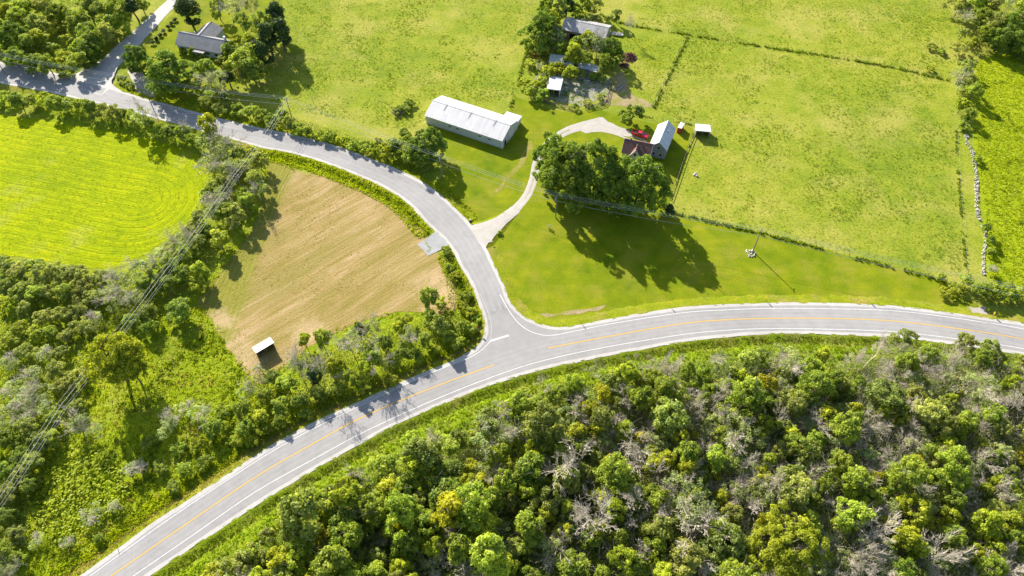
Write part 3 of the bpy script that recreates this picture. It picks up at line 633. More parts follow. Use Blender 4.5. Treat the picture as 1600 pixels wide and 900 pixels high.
cluster('in the hedge below the top left road', 'hedge between top left road and hayfield', [
    (8, 152, 'shrub', 2.8, 4.2), (28, 156, 'green', 3.4, 6), (48, 158, 'shrub', 2.8, 4), (66, 156, 'limeshrub', 3, 4), (86, 162, 'green', 3.4, 6), (106, 162, 'oliveshrub', 3, 4.4), (122, 164, 'shrub', 2.6, 4.4), (138, 168, 'green', 3, 6), (156, 172, 'oliveshrub', 2.8, 4.5), (176, 176, 'olive', 3, 6), (192, 180, 'shrub', 2.8, 4.6), (208, 186, 'green', 2.8, 5.5), (224, 184, 'half', 3.2, 9), (234, 196, 'green', 3, 6), (252, 200, 'shrub', 2.6, 4), (268, 206, 'green', 2.8, 5), (284, 210, 'shrub', 2.8, 4.4), (300, 218, 'shrub', 2.6, 4.4), (290, 206, 'half', 2.8, 5), (-14, 152, 'shrub', 3, 4)], grow_=1.15)
cluster('above the side road', 'roadside hedge above the side road', [
    (322, 160, 'shrub', 2.6, 3.8), (345, 168, 'oliveshrub', 2.6, 3.6), (368, 172, 'shrub', 2.6, 4), (388, 176, 'shrub', 2.8, 4.2), (408, 181, 'shrub', 2.6, 4), (424, 186, 'green', 2.6, 5.2), (452, 192, 'oliveshrub', 2.4, 4.4), (465, 202, 'shrub', 2.2, 3.8), (482, 206, 'shrub', 2.0, 3), (500, 211, 'shrub', 2.2, 3.4), (516, 212, 'shrub', 2.4, 3.6), (534, 220, 'limeshrub', 2, 2.8), (552, 224, 'shrub', 2.4, 3.4), (570, 228, 'shrub', 2.2, 3.6), (588, 234, 'limeshrub', 2.2, 3.8), (603, 234, 'lime', 2.6, 5.5), (620, 238, 'shrub', 2.4, 4), (612, 222, 'oliveshrub', 2.2, 3.2), (632, 212, 'green', 2.6, 5.5),
    (668, 226, 'maple', 5.2, 10.5, 'round dark green tree on the lawn corner beside the long barn'), (648, 232, 'green', 3, 6), (636, 246, 'shrub', 2.2, 3.6), (652, 252, 'shrub', 2.4, 3.6), (664, 258, 'shrub', 2.2, 3), (632, 168, 'shrub', 2.2, 2.4), (640, 160, 'shrub', 1.8, 2), (618, 172, 'oliveshrub', 1.8, 1.8), (640, 226, 'green', 3.2, 7), (618, 228, 'green', 2.6, 5), (590, 222, 'shrub', 2.2, 3), (440, 180, 'shrub', 2.4, 3.4)], 'left', 1.15)
cluster('round the old farm sheds', 'trees round the old farm sheds', [
    (847, 42, 'maple', 6.2, 13, 'largest dark tree at the left end of the old grey shed'), (838, 62, 'green', 4.2, 10), (870, 12, 'olive', 4, 11), (852, 12, 'green', 3.6, 10), (886, 4, 'cedar', 3.6, 12), (902, 18, 'green', 2.8, 9), (912, 6, 'green', 3.4, 9), (928, 6, 'olive', 4, 8), (918, 30, 'oliveshrub', 3, 5), (934, 32, 'oliveshrub', 2.8, 4.4), (862, 54, 'green', 4, 10), (872, 62, 'half', 3.2, 8), (866, 30, 'lime', 3.6, 10),
    (895, 82, 'lime', 4.4, 9), (918, 62, 'lime', 3.6, 9), (932, 74, 'half', 4.6, 10), (910, 90, 'green', 3.6, 8), (955, 78, 'maple', 4.2, 9, 'very dark round tree beside the brown manure heap'), (945, 100, 'green', 3.4, 8), (862, 78, 'oliveshrub', 2, 4), (872, 108, 'limeshrub', 3.4, 5), (890, 112, 'lime', 3.2, 6), (856, 112, 'limeshrub', 3, 4.6), (848, 126, 'shrub', 2.4, 4), (830, 140, 'shrub', 2.6, 4.4), (846, 148, 'shrub', 2.8, 4.2), (838, 134, 'limeshrub', 2.4, 4), (845, 80, 'shrub', 2, 3),
    (965, 24, 'olive', 2.6, 6), (986, 42, 'bare', 3, 7), (988, 176, 'green', 3.8, 6.5, 'lone round tree behind the red pickup'), (972, 178, 'shrub', 1.6, 2.4), (880, 74, 'green', 3.2, 7), (848, 70, 'green', 3.6, 8), (900, 70, 'green', 3, 8), (862, 142, 'shrub', 1.4, 2), (906, 116, 'shrub', 2, 3), (930, 116, 'shrub', 2, 3), (942, 122, 'oliveshrub', 1.8, 2.4), (938, 152, 'limeshrub', 1.6, 1.8), (920, 160, 'limeshrub', 1.6, 1.6), (898, 166, 'shrub', 1.4, 1.8), (822, 128, 'limeshrub', 2.2, 3), (830, 100, 'limeshrub', 2.4, 2.4), (842, 104, 'greybrush', 2, 2.4)], grow_=1.08)
cluster('by the stone row on the right', 'trees along the right field edge', [
    (1500, 8, 'olive', 4.5, 9), (1525, 5, 'green', 5, 10), (1550, 8, 'olive', 5, 10), (1580, 5, 'half', 5, 9), (1605, 15, 'green', 5, 11), (1510, 28, 'half', 4, 7), (1535, 28, 'green', 4.4, 9), (1560, 32, 'olive', 5, 10), (1590, 40, 'maple', 6, 12), (1540, 55, 'green', 4, 9), (1565, 60, 'maple', 5, 10), (1605, 65, 'maple', 6, 11), (1505, 52, 'olive', 3, 5), (1522, 66, 'column', 1.8, 6), (1502, 76, 'oliveshrub', 3, 4), (1512, 104, 'olive', 3.2, 6), (1498, 118, 'half', 3, 6), (1512, 128, 'olive', 3.2, 7), (1524, 140, 'green', 3.4, 8), (1500, 136, 'half', 2.6, 5), (1504, 164, 'lime', 3, 6), (1514, 178, 'green', 2.6, 6), (1506, 196, 'shrub', 2.2, 3), (1456, 72, 'shrub', 2, 2.2), (1472, 78, 'shrub', 2, 2.2), (1452, 106, 'limeshrub', 1.6, 1.8),
    (1529, 246, 'shrub', 1.8, 2.8), (1542, 356, 'green', 1.8, 4), (1546, 376, 'shrub', 1.8, 3), (1548, 392, 'shrub', 1.4, 2.4), (1511, 436, 'green', 2.2, 4.5), (1535, 454, 'green', 3, 5), (1556, 456, 'shrub', 3, 4.4), (1576, 454, 'shrub', 2.8, 4), (1596, 458, 'shrub', 3, 4.2), (1496, 452, 'limeshrub', 2.6, 2.6), (1482, 456, 'limeshrub', 2.2, 2.2), (1545, 420, 'greybrush', 2, 2.6), (1470, 433, 'shrub', 1.4, 2.4), (1620, 460, 'shrub', 3, 4.4)])
cluster('in the hedgerow between hayfield and mown field', 'hedgerow between hayfield and mown field', [
    (324, 198, 'lime', 3.2, 11, 'tall bright yellow-green tree at the side road bend'), (336, 226, 'half', 4, 8), (352, 240, 'half', 4.4, 8), (374, 246, 'olive', 3, 6), (388, 236, 'limeshrub', 2.2, 3.4), (404, 252, 'olive', 2.8, 5.5), (336, 256, 'half', 4, 7), (322, 222, 'green', 3, 6), (362, 266, 'half', 3.6, 7), (378, 272, 'olive', 3, 6), (398, 282, 'olive', 2.8, 6.5), (402, 298, 'half', 2.6, 6), (352, 288, 'olive', 3, 6), (334, 296, 'green', 3, 6), (346, 308, 'half', 3.2, 6), (322, 306, 'oliveshrub', 2.4, 4), (368, 336, 'olive', 3.6, 6.5), (386, 316, 'green', 3, 6), (380, 308, 'green', 2.8, 6), (352, 326, 'green', 3, 5.5), (330, 330, 'half', 3, 5.5), (312, 342, 'olive', 2.8, 5), (340, 372, 'column', 2.6, 7), (322, 360, 'green', 2.8, 5.5), (300, 358, 'oliveshrub', 2.6, 4), (290, 372, 'half', 3, 5), (308, 384, 'green', 3, 5), (272, 384, 'half', 3, 5), (286, 396, 'green', 3, 5.5), (258, 398, 'greybrush', 2.6, 3.6), (244, 408, 'half', 3, 5), (264, 414, 'green', 3, 5), (312, 420, 'column', 2.0, 6.5), (304, 440, 'limeshrub', 2.6, 4), (284, 428, 'green', 3, 5.5), (244, 430, 'olive', 3.2, 5.5), (222, 420, 'half', 3, 5), (226, 444, 'green', 3, 5), (262, 446, 'green', 3, 5), (278, 484, 'green', 3.8, 6, 'lone round green tree at the lower corner of the mown field')], 'top', 1.2)
cluster('in the thicket left of the big tree', 'thicket below the hayfield', [
    (8, 414, 'olive', 3.4, 5.5), (28, 424, 'olive', 3.4, 5.5), (48, 416, 'olive', 3.2, 5.5), (66, 430, 'olive', 3.4, 5.5), (90, 424, 'olive', 3.2, 5), (110, 430, 'olive', 3.2, 5), (130, 436, 'olive', 3.2, 5), (150, 440, 'olive', 3, 5), (172, 436, 'half', 3.2, 5), (196, 440, 'half', 3.2, 5), (12, 446, 'oliveshrub', 3, 4.4), (36, 452, 'oliveshrub', 3, 4.4), (58, 456, 'green', 3, 5), (80, 452, 'oliveshrub', 3, 4.4), (102, 456, 'green', 3, 5), (124, 460, 'oliveshrub', 3, 4), (148, 464, 'oliveshrub', 2.8, 4), (170, 462, 'half', 3, 4.6), (190, 470, 'half', 3.4, 5), (208, 466, 'half', 3, 5), (8, 474, 'limeshrub', 2.6, 3.4), (40, 480, 'oliveshrub', 2.6, 3.6), (70, 494, 'oliveshrub', 2.6, 3.4), (95, 490, 'oliveshrub', 2.6, 3.6), (120, 486, 'oliveshrub', 2.6, 3.4), (125, 510, 'oliveshrub', 2.6, 3.8), (150, 500, 'greybrush', 2.8, 3.6), (80, 518, 'shrub', 2, 3), (30, 512, 'limeshrub', 2.6, 3), (55, 520, 'limeshrub', 2.8, 3), (100, 526, 'oliveshrub', 2.6, 3.2), (10, 536, 'limeshrub', 2.8, 3), (40, 548, 'oliveshrub', 2.8, 3.6), (70, 552, 'greybrush', 2.8, 3.6), (95, 552, 'oliveshrub', 2.6, 3.4), (205, 500, 'green', 2.8, 5), (228, 490, 'green', 2.8, 5), (234, 512, 'shrub', 2.6, 3.6), (16, 566, 'greybrush', 2.8, 3.4), (50, 584, 'greybrush', 3, 4), (88, 578, 'olive', 2.8, 4.6), (118, 588, 'olive', 2.8, 4.8), (102, 604, 'olive', 2.6, 4.6), (60, 612, 'half', 3.2, 4.8), (24, 606, 'greybrush', 3, 4), (40, 634, 'half', 3.2, 5), (12, 648, 'half', 3.2, 5), (66, 642, 'half', 3, 4.6), (84, 654, 'green', 2.4, 4.4), (118, 636, 'oliveshrub', 2.2, 3.4), (128, 660, 'half', 2.8, 4.6), (40, 668, 'olive', 2.8, 5), (12, 684, 'green', 2.8, 5), (60, 690, 'olive', 2.8, 4.6), (80, 686, 'green', 2.4, 4.4), (30, 712, 'green', 3, 5), (52, 722, 'olive', 2.6, 4.6), (8, 738, 'green', 2.8, 5), (28, 748, 'olive', 2.6, 4.6), (48, 758, 'green', 2.2, 4), (8, 772, 'olive', 2.6, 4.6), (10, 808, 'green', 2.6, 4.6), (24, 836, 'olive', 2.4, 4), (6, 862, 'green', 2.6, 4.6), (26, 870, 'green', 2.0, 3.6), (10, 892, 'half', 2.6, 4.4), (-16, 700, 'green', 3, 5), (-18, 780, 'green', 3, 5), (-14, 840, 'olive', 3, 5)], grow_=1.08)
cluster('on the meadow between thicket and highway', 'meadow trees beside the highway', [
    (172, 562, 'broad', 7.6, 18, 'tallest spreading yellow-green tree, standing alone on the lower left meadow'), (204, 578, 'lime', 4.0, 12, 'slimmer yellow-green tree joined to the right of the big meadow tree'),
    (128, 668, 'bare', 1.6, 5), (152, 676, 'half', 1.8, 6), (205, 735, 'greybrush', 3.2, 3.2), (140, 805, 'greybrush', 2.8, 3), (178, 790, 'greybrush', 2, 2.6), (60, 845, 'greybrush', 2, 2.4), (104, 850, 'greybrush', 1.8, 2.4), (262, 668, 'half', 3.2, 5), (290, 640, 'greybrush', 2.6, 4), (316, 650, 'half', 3, 5.5), (276, 700, 'shrub', 2, 2.8), (330, 670, 'green', 2.8, 5), (306, 690, 'limeshrub', 1.8, 3), (350, 668, 'limeshrub', 1.8, 3.2), (346, 640, 'shrub', 2.2, 3.2), (368, 690, 'limeshrub', 2, 2.6), (250, 730, 'shrub', 2, 2.4), (290, 735, 'shrub', 2.2, 2.6), (318, 722, 'shrub', 2, 2.4), (232, 690, 'shrub', 2, 2.4), (270, 760, 'shrub', 1.8, 2), (155, 842, 'shrub', 1.4, 1.8)])
cluster('in the hedge between mown field and highway', 'hedge between mown field and highway', [
    (406, 592, 'half', 2.8, 6), (388, 612, 'half', 2.6, 5), (428, 590, 'green', 2.6, 5.5), (412, 618, 'green', 2.6, 5.5), (474, 560, 'bare', 3.6, 8.5), (500, 585, 'bare', 3.0, 10.5), (466, 572, 'half', 3.6, 7), (448, 600, 'green', 3, 6), (490, 584, 'cedar', 2.4, 7), (474, 530, 'lime', 2, 5.5), (502, 530, 'green', 2.8, 8), (520, 572, 'lime', 3, 7), (545, 534, 'half', 3.4, 8.5), (560, 550, 'bare', 3.4, 9), (560, 512, 'cedar', 2.0, 7), (584, 516, 'half', 3, 7), (578, 562, 'green', 3.0, 8.5), (552, 590, 'green', 2.6, 7), (604, 536, 'green', 2.8, 6.5), (600, 566, 'bare', 2.8, 8.5), (622, 512, 'lime', 2.4, 5), (626, 552, 'green', 2.6, 5.5), (640, 524, 'half', 2.8, 6), (634, 498, 'limeshrub', 2.2, 3.4), (668, 466, 'green', 3.2, 8.5, 'tall bright green tree at the top end of the highway hedge'), (672, 496, 'green', 2.8, 6), (662, 530, 'green', 2.6, 5.5), (648, 554, 'shrub', 2.4, 4), (686, 510, 'olive', 2.8, 8), (700, 496, 'limeshrub', 2.2, 3.6), (704, 526, 'shrub', 2.2, 3.2), (722, 508, 'green', 2.2, 4.4), (736, 488, 'limeshrub', 1.8, 2.8), (738, 514, 'shrub', 1.8, 2.8), (690, 470, 'limeshrub', 2, 3), (716, 536, 'shrub', 2, 3), (680, 546, 'limeshrub', 1.8, 2.4), (612, 598, 'limeshrub', 2, 2.6), (572, 606, 'limeshrub', 2, 2.8), (576, 584, 'lime', 2, 5), (524, 608, 'shrub', 2.4, 3.4), (496, 616, 'green', 2.6, 5), (468, 624, 'green', 2.6, 5), (436, 632, 'green', 2.6, 5.4), (408, 650, 'lime', 2.6, 5), (440, 656, 'shrub', 2.2, 3.4), (412, 672, 'limeshrub', 2.2, 3.2), (384, 664, 'green', 2.6, 5), (376, 640, 'green', 2.6, 5.5), (396, 688, 'limeshrub', 1.8, 2.4), (478, 646, 'shrub', 1.8, 2.6), (702, 418, 'shrub', 1.6, 2.6), (712, 432, 'limeshrub', 1.6, 2.4), (698, 392, 'shrub', 1.8, 2.4), (728, 462, 'shrub', 1.8, 2.8), (720, 478, 'limeshrub', 1.6, 2.4), (744, 500, 'shrub', 1.5, 2.2)], grow_=1.0)

# the wood below the highway: named trees first, then the rest of the stand
used = []
def wood_tree(u, v, kind, r, h, label):
    p = at(u, v, h * .56); used.append((p[0], p[1], r)); plant(kind, p[0], p[1], r, h, label, 'wood below the highway')
wood_tree(1236, 850, 'broad', 8.0, 13, 'largest broad crown in the wood, at the bottom right of the picture')
wood_tree(897, 884, 'green', 4.8, 9, 'round bright green crown at the bottom edge of the wood, below the middle')
wood_tree(688, 768, 'green', 6.0, 10, 'wide grey-green crown in the left part of the wood')
wood_tree(604, 735, 'green', 5.0, 9, 'wide bright green crown near the ditch in the left of the wood')
wood_tree(752, 762, 'lime', 4.0, 8.5, 'fresh yellow-green crown right of the wide grey-green one')
wood_tree(700, 700, 'green', 4.6, 9, 'tall leafy tree behind the ditch where the highway bends')
wood_tree(958, 592, 'lime', 2.8, 7, 'bright tree at the wood edge right of the bare ditch trees')
wood_tree(1420, 530, 'olive', 3.2, 6.5, 'dull green tree overlapping the highway edge line on the right')
wood_tree(1510, 532, 'olive', 3.0, 6.5, 'dull green tree against the asphalt near the right picture edge')
wood_tree(1545, 548, 'olive', 3.4, 6.5, 'wide dull green tree, rightmost one rising over the highway shoulder')
wood_tree(1450, 550, 'green', 3.6, 6.5, 'mid-green tree in front of the dull one at the highway edge')
wood_tree(988, 570, 'bare', 1.4, 7, 'thin bare trunk standing in the ditch grass, left of a group of three')
wood_tree(1014, 572, 'bare', 1.4, 6.5, 'thin bare trunk standing in the ditch grass, middle of three')
wood_tree(1034, 578, 'bare', 1.3, 6, 'thin bare trunk standing in the ditch grass, right of three')
wood_tree(925, 582, 'half', 2.2, 6, 'grey half-dead tree alone in the ditch grass left of the thin trunks')
wood_tree(1440, 818, 'gold', 3.0, 6.5, 'brightest golden tree low in the right part of the wood')
wood_tree(1430, 722, 'gold', 2.2, 6, 'golden tree in the right part, above the brightest one')
wood_tree(1590, 712, 'gold', 2.8, 6, 'golden-green tree at the right picture edge')
wood_tree(480, 795, 'cedar', 2.8, 7.5, 'dark tree at the left front of the wood beside the ditch')
WOOD = [(250, 995), (335, 905), (425, 838), (495, 792), (560, 748), (635, 702), (690, 688), (760, 662), (820, 630), (880, 615), (960, 600), (1050, 584), (1130, 570), (1200, 560), (1290, 572), (1360, 570), (1420, 552), (1500, 556), (1600, 580), (1800, 640), (1900, 1010)]
WP = wpoly(WOOD)
sheet('forest_floor', WOOD, .03, M['forest_floor'], .4)
lo, hi = WP.min(0), WP.max(0); pts = []
sp = 3.9
for gy in np.arange(lo[1], hi[1], sp * .87):
    for gx in np.arange(lo[0], hi[0], sp): pts.append((gx + rng.uniform(-1.5, 1.5), gy + rng.uniform(-1.5, 1.5)))
pts = np.array(pts); pts = pts[inside(WP, pts)]
nz1 = vnoise(pts, 14, 3); nz2 = vnoise(pts, 9, 5); stand = []
for i, (x, y) in enumerate(pts):
    u, v = pix((x, y, 4))
    if u < -40 or u > 1660 or v > 940: continue
    if any((x - a) ** 2 + (y - b) ** 2 < (.8 * r) ** 2 for a, b, r in used): continue
    right = np.clip((u - 620) / 700, 0, 1); pdead = .12 + .32 * right + (nz1[i] - .5) * .4
    q = rng.random()
    if q < pdead * .5: kind = 'bare'
    elif q < pdead: kind = 'half'
    else:
        q2 = rng.random() + (nz2[i] - .5) * .5
        kind = 'lime' if q2 < .26 else 'gold' if q2 < .30 else 'green' if q2 < .72 else 'olive'
    edge = v < 600 + max(0, 900 - u) * .45
    s = float(rng.choice([.8, 1.0, 1.15, 1.3, 1.75], p=[.25, .3, .22, .15, .08])) * rng.uniform(.9, 1.12) * (.85 if edge else 1.08) * (1.1 - .2 * right)
    r = {'bare': 2.8, 'half': 2.6, 'lime': 2.5, 'gold': 2.0, 'green': 2.8, 'olive': 2.6}[kind] * s
    h = {'bare': 6.8, 'half': 6.0, 'lime': 7.6, 'gold': 6, 'green': 8.2, 'olive': 6.8}[kind] * s * rng.uniform(.85, 1.15)
    tilt = None
    if kind == 'bare' and right > .55 and rng.random() < .55: tilt = (rng.normal(1.1, .35), rng.normal(.75, .35)); h *= 1.15
    elif kind in ('bare', 'half') and rng.random() < .4: tilt = tuple(rng.normal(0, .3, 2))
    row = "at the wood's ditch edge" if edge else "in the wood's second row" if v < 680 else 'deep in the wood' if v < 790 else 'low in the wood'
    col_ = ['left corner', 'left of the junction', 'below the junction', 'centre', 'right of centre', 'right', 'far right'][int(np.clip((u - 250) / 195, 0, 6))]
    size = 'leaning ' if tilt and math.hypot(*tilt) > .6 else 'small ' if h < 5.8 else 'tall ' if h > 8.2 else ''
    stand.append((kind, x, y, r, h, size + WORD[kind][0].replace(' leafy', '') + ' ' + row + ', ' + col_, u, tilt))
cntl = {}
for q in sorted(stand, key=lambda q: q[6]):
    cntl.setdefault(q[5], []).append(q)
for lab, L in cntl.items():
    for i, (kind, x, y, r, h, _, u, tilt) in enumerate(L):
        plant(kind, x, y, r, h, lab if len(L) == 1 else '%s, %s from left' % (lab, ORD[min(i, 19)]), 'trees of the wood below the highway', tilt)

# ------------------------------------------------------------------ grass, weeds and undergrowth (nobody could count these)
def tufts(name, label, cat, P, h, w, blades, mat, lean=.5, z=0.02, tint=None, parent=None):
    n = len(P)
    if n == 0: return
    h = np.broadcast_to(np.asarray(h, float), (n,)) * rng.uniform(.6, 1.4, n); w = np.broadcast_to(np.asarray(w, float), (n,)) * rng.uniform(.7, 1.3, n)
    zz = np.broadcast_to(np.asarray(z, float), (n,))
    k = blades; a = rng.uniform(0, 6.283, (n, k)); rad = np.sqrt(rng.random((n, k))) * .5
    bx = P[:, None, 0] + np.cos(a) * rad * w[:, None]; by = P[:, None, 1] + np.sin(a) * rad * w[:, None]
    b = a + rng.normal(0, .6, (n, k)) + 1.57; bw = w[:, None] * rng.uniform(.12, .26, (n, k))
    hh = h[:, None] * rng.uniform(.5, 1.1, (n, k)) * (1 - .4 * rad)
    tx = bx + np.cos(a) * lean * w[:, None] * rng.uniform(.2, .8, (n, k)); ty = by + np.sin(a) * lean * w[:, None] * rng.uniform(.2, .8, (n, k))
    z0 = np.broadcast_to(zz[:, None], (n, k))
    V = np.stack([np.stack([bx - np.cos(b) * bw, by - np.sin(b) * bw, z0], -1), np.stack([bx + np.cos(b) * bw, by + np.sin(b) * bw, z0], -1), np.stack([tx, ty, z0 + hh], -1)], 2)
    m = fast_mesh(name, V.reshape(-1, 3), 3, mat)
    t_ = (rng.random(n) if tint is None else tint)[:, None] * .6 + rng.random((n, k)) * .4
    q = m.attributes.new('tint', 'FLOAT', 'FACE'); q.data.foreach_set('value', t_.ravel().astype(np.float32))
    o = obj(name, m); tag(o, label, cat, kind='stuff'); return o
def along(L, o0, o1, dens):
    d = np.linalg.norm(np.diff(L[:, :2], axis=0), axis=1).sum(); n_ = int(d * abs(o1 - o0) * dens)
    i = rng.uniform(0, len(L) - 1.01, n_); k = i.astype(int); f = (i - k)[:, None]; N_ = normals(L); o = rng.uniform(min(o0, o1), max(o0, o1), n_)
    return (L[k] * (1 - f) + L[k + 1] * f + N_[k] * o[:, None])[:, :2], o
def clumpy(poly, dens, s, thr, seed):
    P = sample(poly, dens); return P[vnoise(P, s, seed) * .6 + vnoise(P, s * .35, seed + 1) * .4 > thr]
NF = wpoly([(448, -40), (845, -40), (838, 60), (800, 150), (668, 185), (640, 205), (460, 172), (420, 140), (440, 90)])
EF = wpoly([(985, -40), (1480, -40), (1492, 100), (1490, 200), (1505, 430), (1480, 432), (1300, 386), (1190, 358), (1055, 325), (1090, 205), (1025, 168), (1070, 60), (1000, 45)])
SF = wpoly([(960, 60), (1065, 60), (1022, 160), (985, 140), (975, 110)])
for nm, poly, sd_ in (('north', NF, 11), ('east', EF, 21)):
    tufts('pasture_grass', {'north': 'tufted pasture grass of the field behind the long barn', 'east': 'tufted pasture grass of the large fenced field on the right'}[nm], 'grass', clumpy(poly, .8, 25, .42, sd_ + 60), .15, .55, 5, M['tuft'])
    P = clumpy(poly, .30, 20, .63, sd_); P = np.concatenate([P, clumpy(poly, .12, 40, .5, sd_ + 30)])
    tufts('pasture_weeds', {'north': 'darker weed clumps scattered over the field behind the long barn', 'east': 'darker weed clumps scattered over the large fenced field'}[nm], 'weeds', P[::2], .30, .5, 10, M['tuft_green'])
    tufts('pasture_weeds', {'north': 'low green weed patches in the field behind the long barn', 'east': 'low green weed patches in the large fenced field'}[nm], 'weeds', np.concatenate([P[1::2], clumpy(poly, 1.0, 14, .60, sd_ + 5)]), .2, .6, 8, M['tuft_green'])
tufts('pasture_grass', 'grass of the small paddock beside the manure heap', 'grass', sample(SF, 1.2), .25, .7, 5, M['tuft_lush'])
LF = wpoly([(1526, 100), (1600, 80), (1660, 80), (1660, 445), (1550, 445), (1540, 330), (1522, 215)])
tufts('lush_grass', 'tall lush grass of the strip right of the stone row', 'grass', sample(LF, 2.0), .4, .8, 6, M['tuft_lush'])
tufts('lush_weeds', 'dark weeds in the lush strip right of the stone row', 'weeds', clumpy(LF, .5, 12, .5, 31), .6, .8, 9, M['tuft_dark'])
HP = wpoly(HAY); P = sample(HP, .7); tufts('hay_grass', 'short yellow-green hay stubble of the curved field', 'grass', P, .12, .6, 5, M['tuft_lush'], z=.035)
MP = wpoly([(0, 470), (150, 470), (280, 470), (312, 474), (330, 505), (392, 592), (480, 620), (400, 700), (120, 905), (-60, 1000), (-60, 480)])
P = sample(MP, 2.2); t = vnoise(P, 10, 41)
tufts('meadow_grass', 'long bright meadow grass at the lower left', 'grass', P, .28 + .2 * t, .7, 6, M['tuft_lush'], tint=t)
P = clumpy(MP, .9, 10, .54, 43); tufts('meadow_weeds', 'dark green weeds in the lower left meadow', 'weeds', P, .55, .8, 9, M['tuft_dark'])
P = clumpy(MP, .5, 7, .62, 47); tufts('dry_grass', 'straw-coloured dry grass in the lower left meadow', 'grass', P, .6, .7, 7, M['tuft_dry'])
ML = wl(MOWN + [MOWN[0]], 0)
P, o = along(ML, -.9, .9, 2.2); P = P[vnoise(P, 4, 151) > .35]
tufts('field_margin_grass', 'ragged grass along the margin of the mown field', 'grass', P, .35, .6, 6, M['tuft_lush'], z=.05)
P = clumpy(wpoly(MOWN), .8, 12, .55, 155); tufts('stubble', 'low olive stubble tufts on the mown field', 'grass', P, .12, .45, 5, M['tuft_dry'], z=.05)
# big-leaved plants
P = sample(wpoly([(70, 700), (130, 690), (190, 720), (205, 770), (150, 830), (80, 850), (50, 800)]), 3.2)
P3 = np.c_[P, .45 + .35 * rng.random(len(P))]
tag(obj('broad_leaved_plants', leaves_mesh('broad_leaved_plants', P3, np.array([-.2, .35, 1]) + rng.normal(size=P3.shape) * .35, .33, M['tuft_lush'], rng.random(len(P)), .75)), 'patch of pale big-leaved plants on the lower left meadow', 'plants', kind='stuff')
# undergrowth of the hedges, thickets and the wood
def undergrowth(name, label, poly, dens, hmax, mat, leaf, seed, s=7):
    P = sample(poly, dens); n_ = vnoise(P, s, seed) * .6 + vnoise(P, s * .4, seed + 3) * .4; P = P[n_ > .32]; n_ = n_[n_ > .32]
    z = .1 + hmax * np.clip((n_ - .3) * 1.6, .05, 1) * rng.random(len(P)) ** .5
    tag(obj(name, leaves_mesh(name, np.c_[P, z], np.array([0, .1, .7]) + rng.normal(size=(len(P), 3)) * .6, leaf, mat, rng.random(len(P)) * .6 + n_ * .4)), label, 'undergrowth', kind='stuff')
undergrowth('undergrowth', 'low leafy undergrowth between the trees of the wood', WP, 26, 4.2, M['leaf_green'], .15, 51)
undergrowth('undergrowth', 'pale brushy undergrowth between the trees of the wood', WP, 18, 3.8, M['leaf_grey'], .13, 57)
P = sample(WP, 2.6); uu = np.array([pix((x, y, 2))[0] for x, y in P]); P = P[rng.random(len(P)) < .25 + .75 * np.clip((uu - 600) / 600, 0, 1)]; n_ = len(P)
rt = np.clip((P[:, 0] - 10) / 60, 0, 1)[:, None]; dv = rng.normal(0, .55, (n_, 3)) + np.array([0, 0, .9]) * (1 - rt * .6) + np.array([.75, .5, 0]) * rt; dv /= np.linalg.norm(dv, axis=1)[:, None]; dv[:, 2] = abs(dv[:, 2])
ln = rng.uniform(1.0, 4.0, n_)[:, None]; p0 = np.c_[P, rng.uniform(.3, 5.0, n_)]; sd = np.cross(dv, rng.normal(size=(n_, 3))); sd /= np.linalg.norm(sd, axis=1)[:, None]; sw = rng.uniform(.015, .04, n_)[:, None]; s2_ = np.cross(dv, sd)
Vv = np.concatenate([np.stack([p0 - a_ * sw, p0 + a_ * sw, p0 + dv * ln], 1) for a_ in (sd, s2_)])
tag(obj('dead_sticks', fast_mesh('dead_sticks', Vv, 3, M['dead_wood'])), 'grey dead sticks and brush among the trees of the wood', 'brushwood', kind='stuff')
undergrowth('hedge_undergrowth', 'leafy growth under the hedge along the highway', wpoly([(392, 600), (480, 560), (560, 520), (660, 500), (700, 480), (690, 400), (705, 390), (730, 440), (752, 500), (748, 530), (700, 556), (560, 620), (450, 672), (370, 715), (360, 660)]), 9, 1.5, M['leaf_green'], .18, 61)
undergrowth('hedge_undergrowth', 'leafy growth under the hedgerow between the hayfield and mown field', wpoly([(330, 215), (415, 235), (405, 290), (395, 340), (345, 415), (308, 470), (280, 500), (180, 500), (205, 425), (290, 355), (322, 290)]), 8, 1.6, M['leaf_olive'], .18, 63)
undergrowth('thicket_undergrowth', 'olive brush of the thicket below the hayfield', wpoly([(-40, 415), (150, 432), (215, 425), (240, 500), (130, 600), (120, 680), (60, 760), (30, 900), (-40, 950)]), 9, 1.6, M['leaf_olive'], .18, 67)
undergrowth('roadside_undergrowth', 'leafy growth under the hedge above the side road', wpoly([(320, 165), (420, 190), (520, 215), (610, 245), (670, 272), (690, 262), (640, 225), (560, 215), (470, 185), (400, 165)]), 8, 1.3, M['leaf_green'], .18, 71)
undergrowth('roadside_undergrowth', 'leafy growth under the hedge between top left road and hayfield', wpoly([(-30, 150), (60, 160), (160, 178), (250, 205), (320, 222), (315, 240), (200, 205), (60, 182), (-30, 172)]), 8, 1.3, M['leaf_green'], .18, 73)
undergrowth('wood_undergrowth', 'leafy growth in the wood west of the north road', wpoly([(-60, -20), (240, -20), (170, 70), (120, 112), (60, 100), (-60, 78)]), 6, 2.0, M['leaf_green'], .22, 77)
undergrowth('shed_undergrowth', 'leafy growth round the old farm sheds', wpoly([(828, 70), (850, 40), (900, 60), (960, 60), (962, 108), (935, 120), (895, 112), (850, 118), (826, 140), (822, 100)]), 6, 1.4, M['leaf_olive'], .2, 79)
undergrowth('edge_undergrowth', 'leafy growth along the field edge at the right', wpoly([(1490, 0), (1620, 0), (1620, 80), (1530, 90), (1525, 205), (1500, 210), (1492, 120)]), 6, 1.6, M['leaf_olive'], .2, 83)
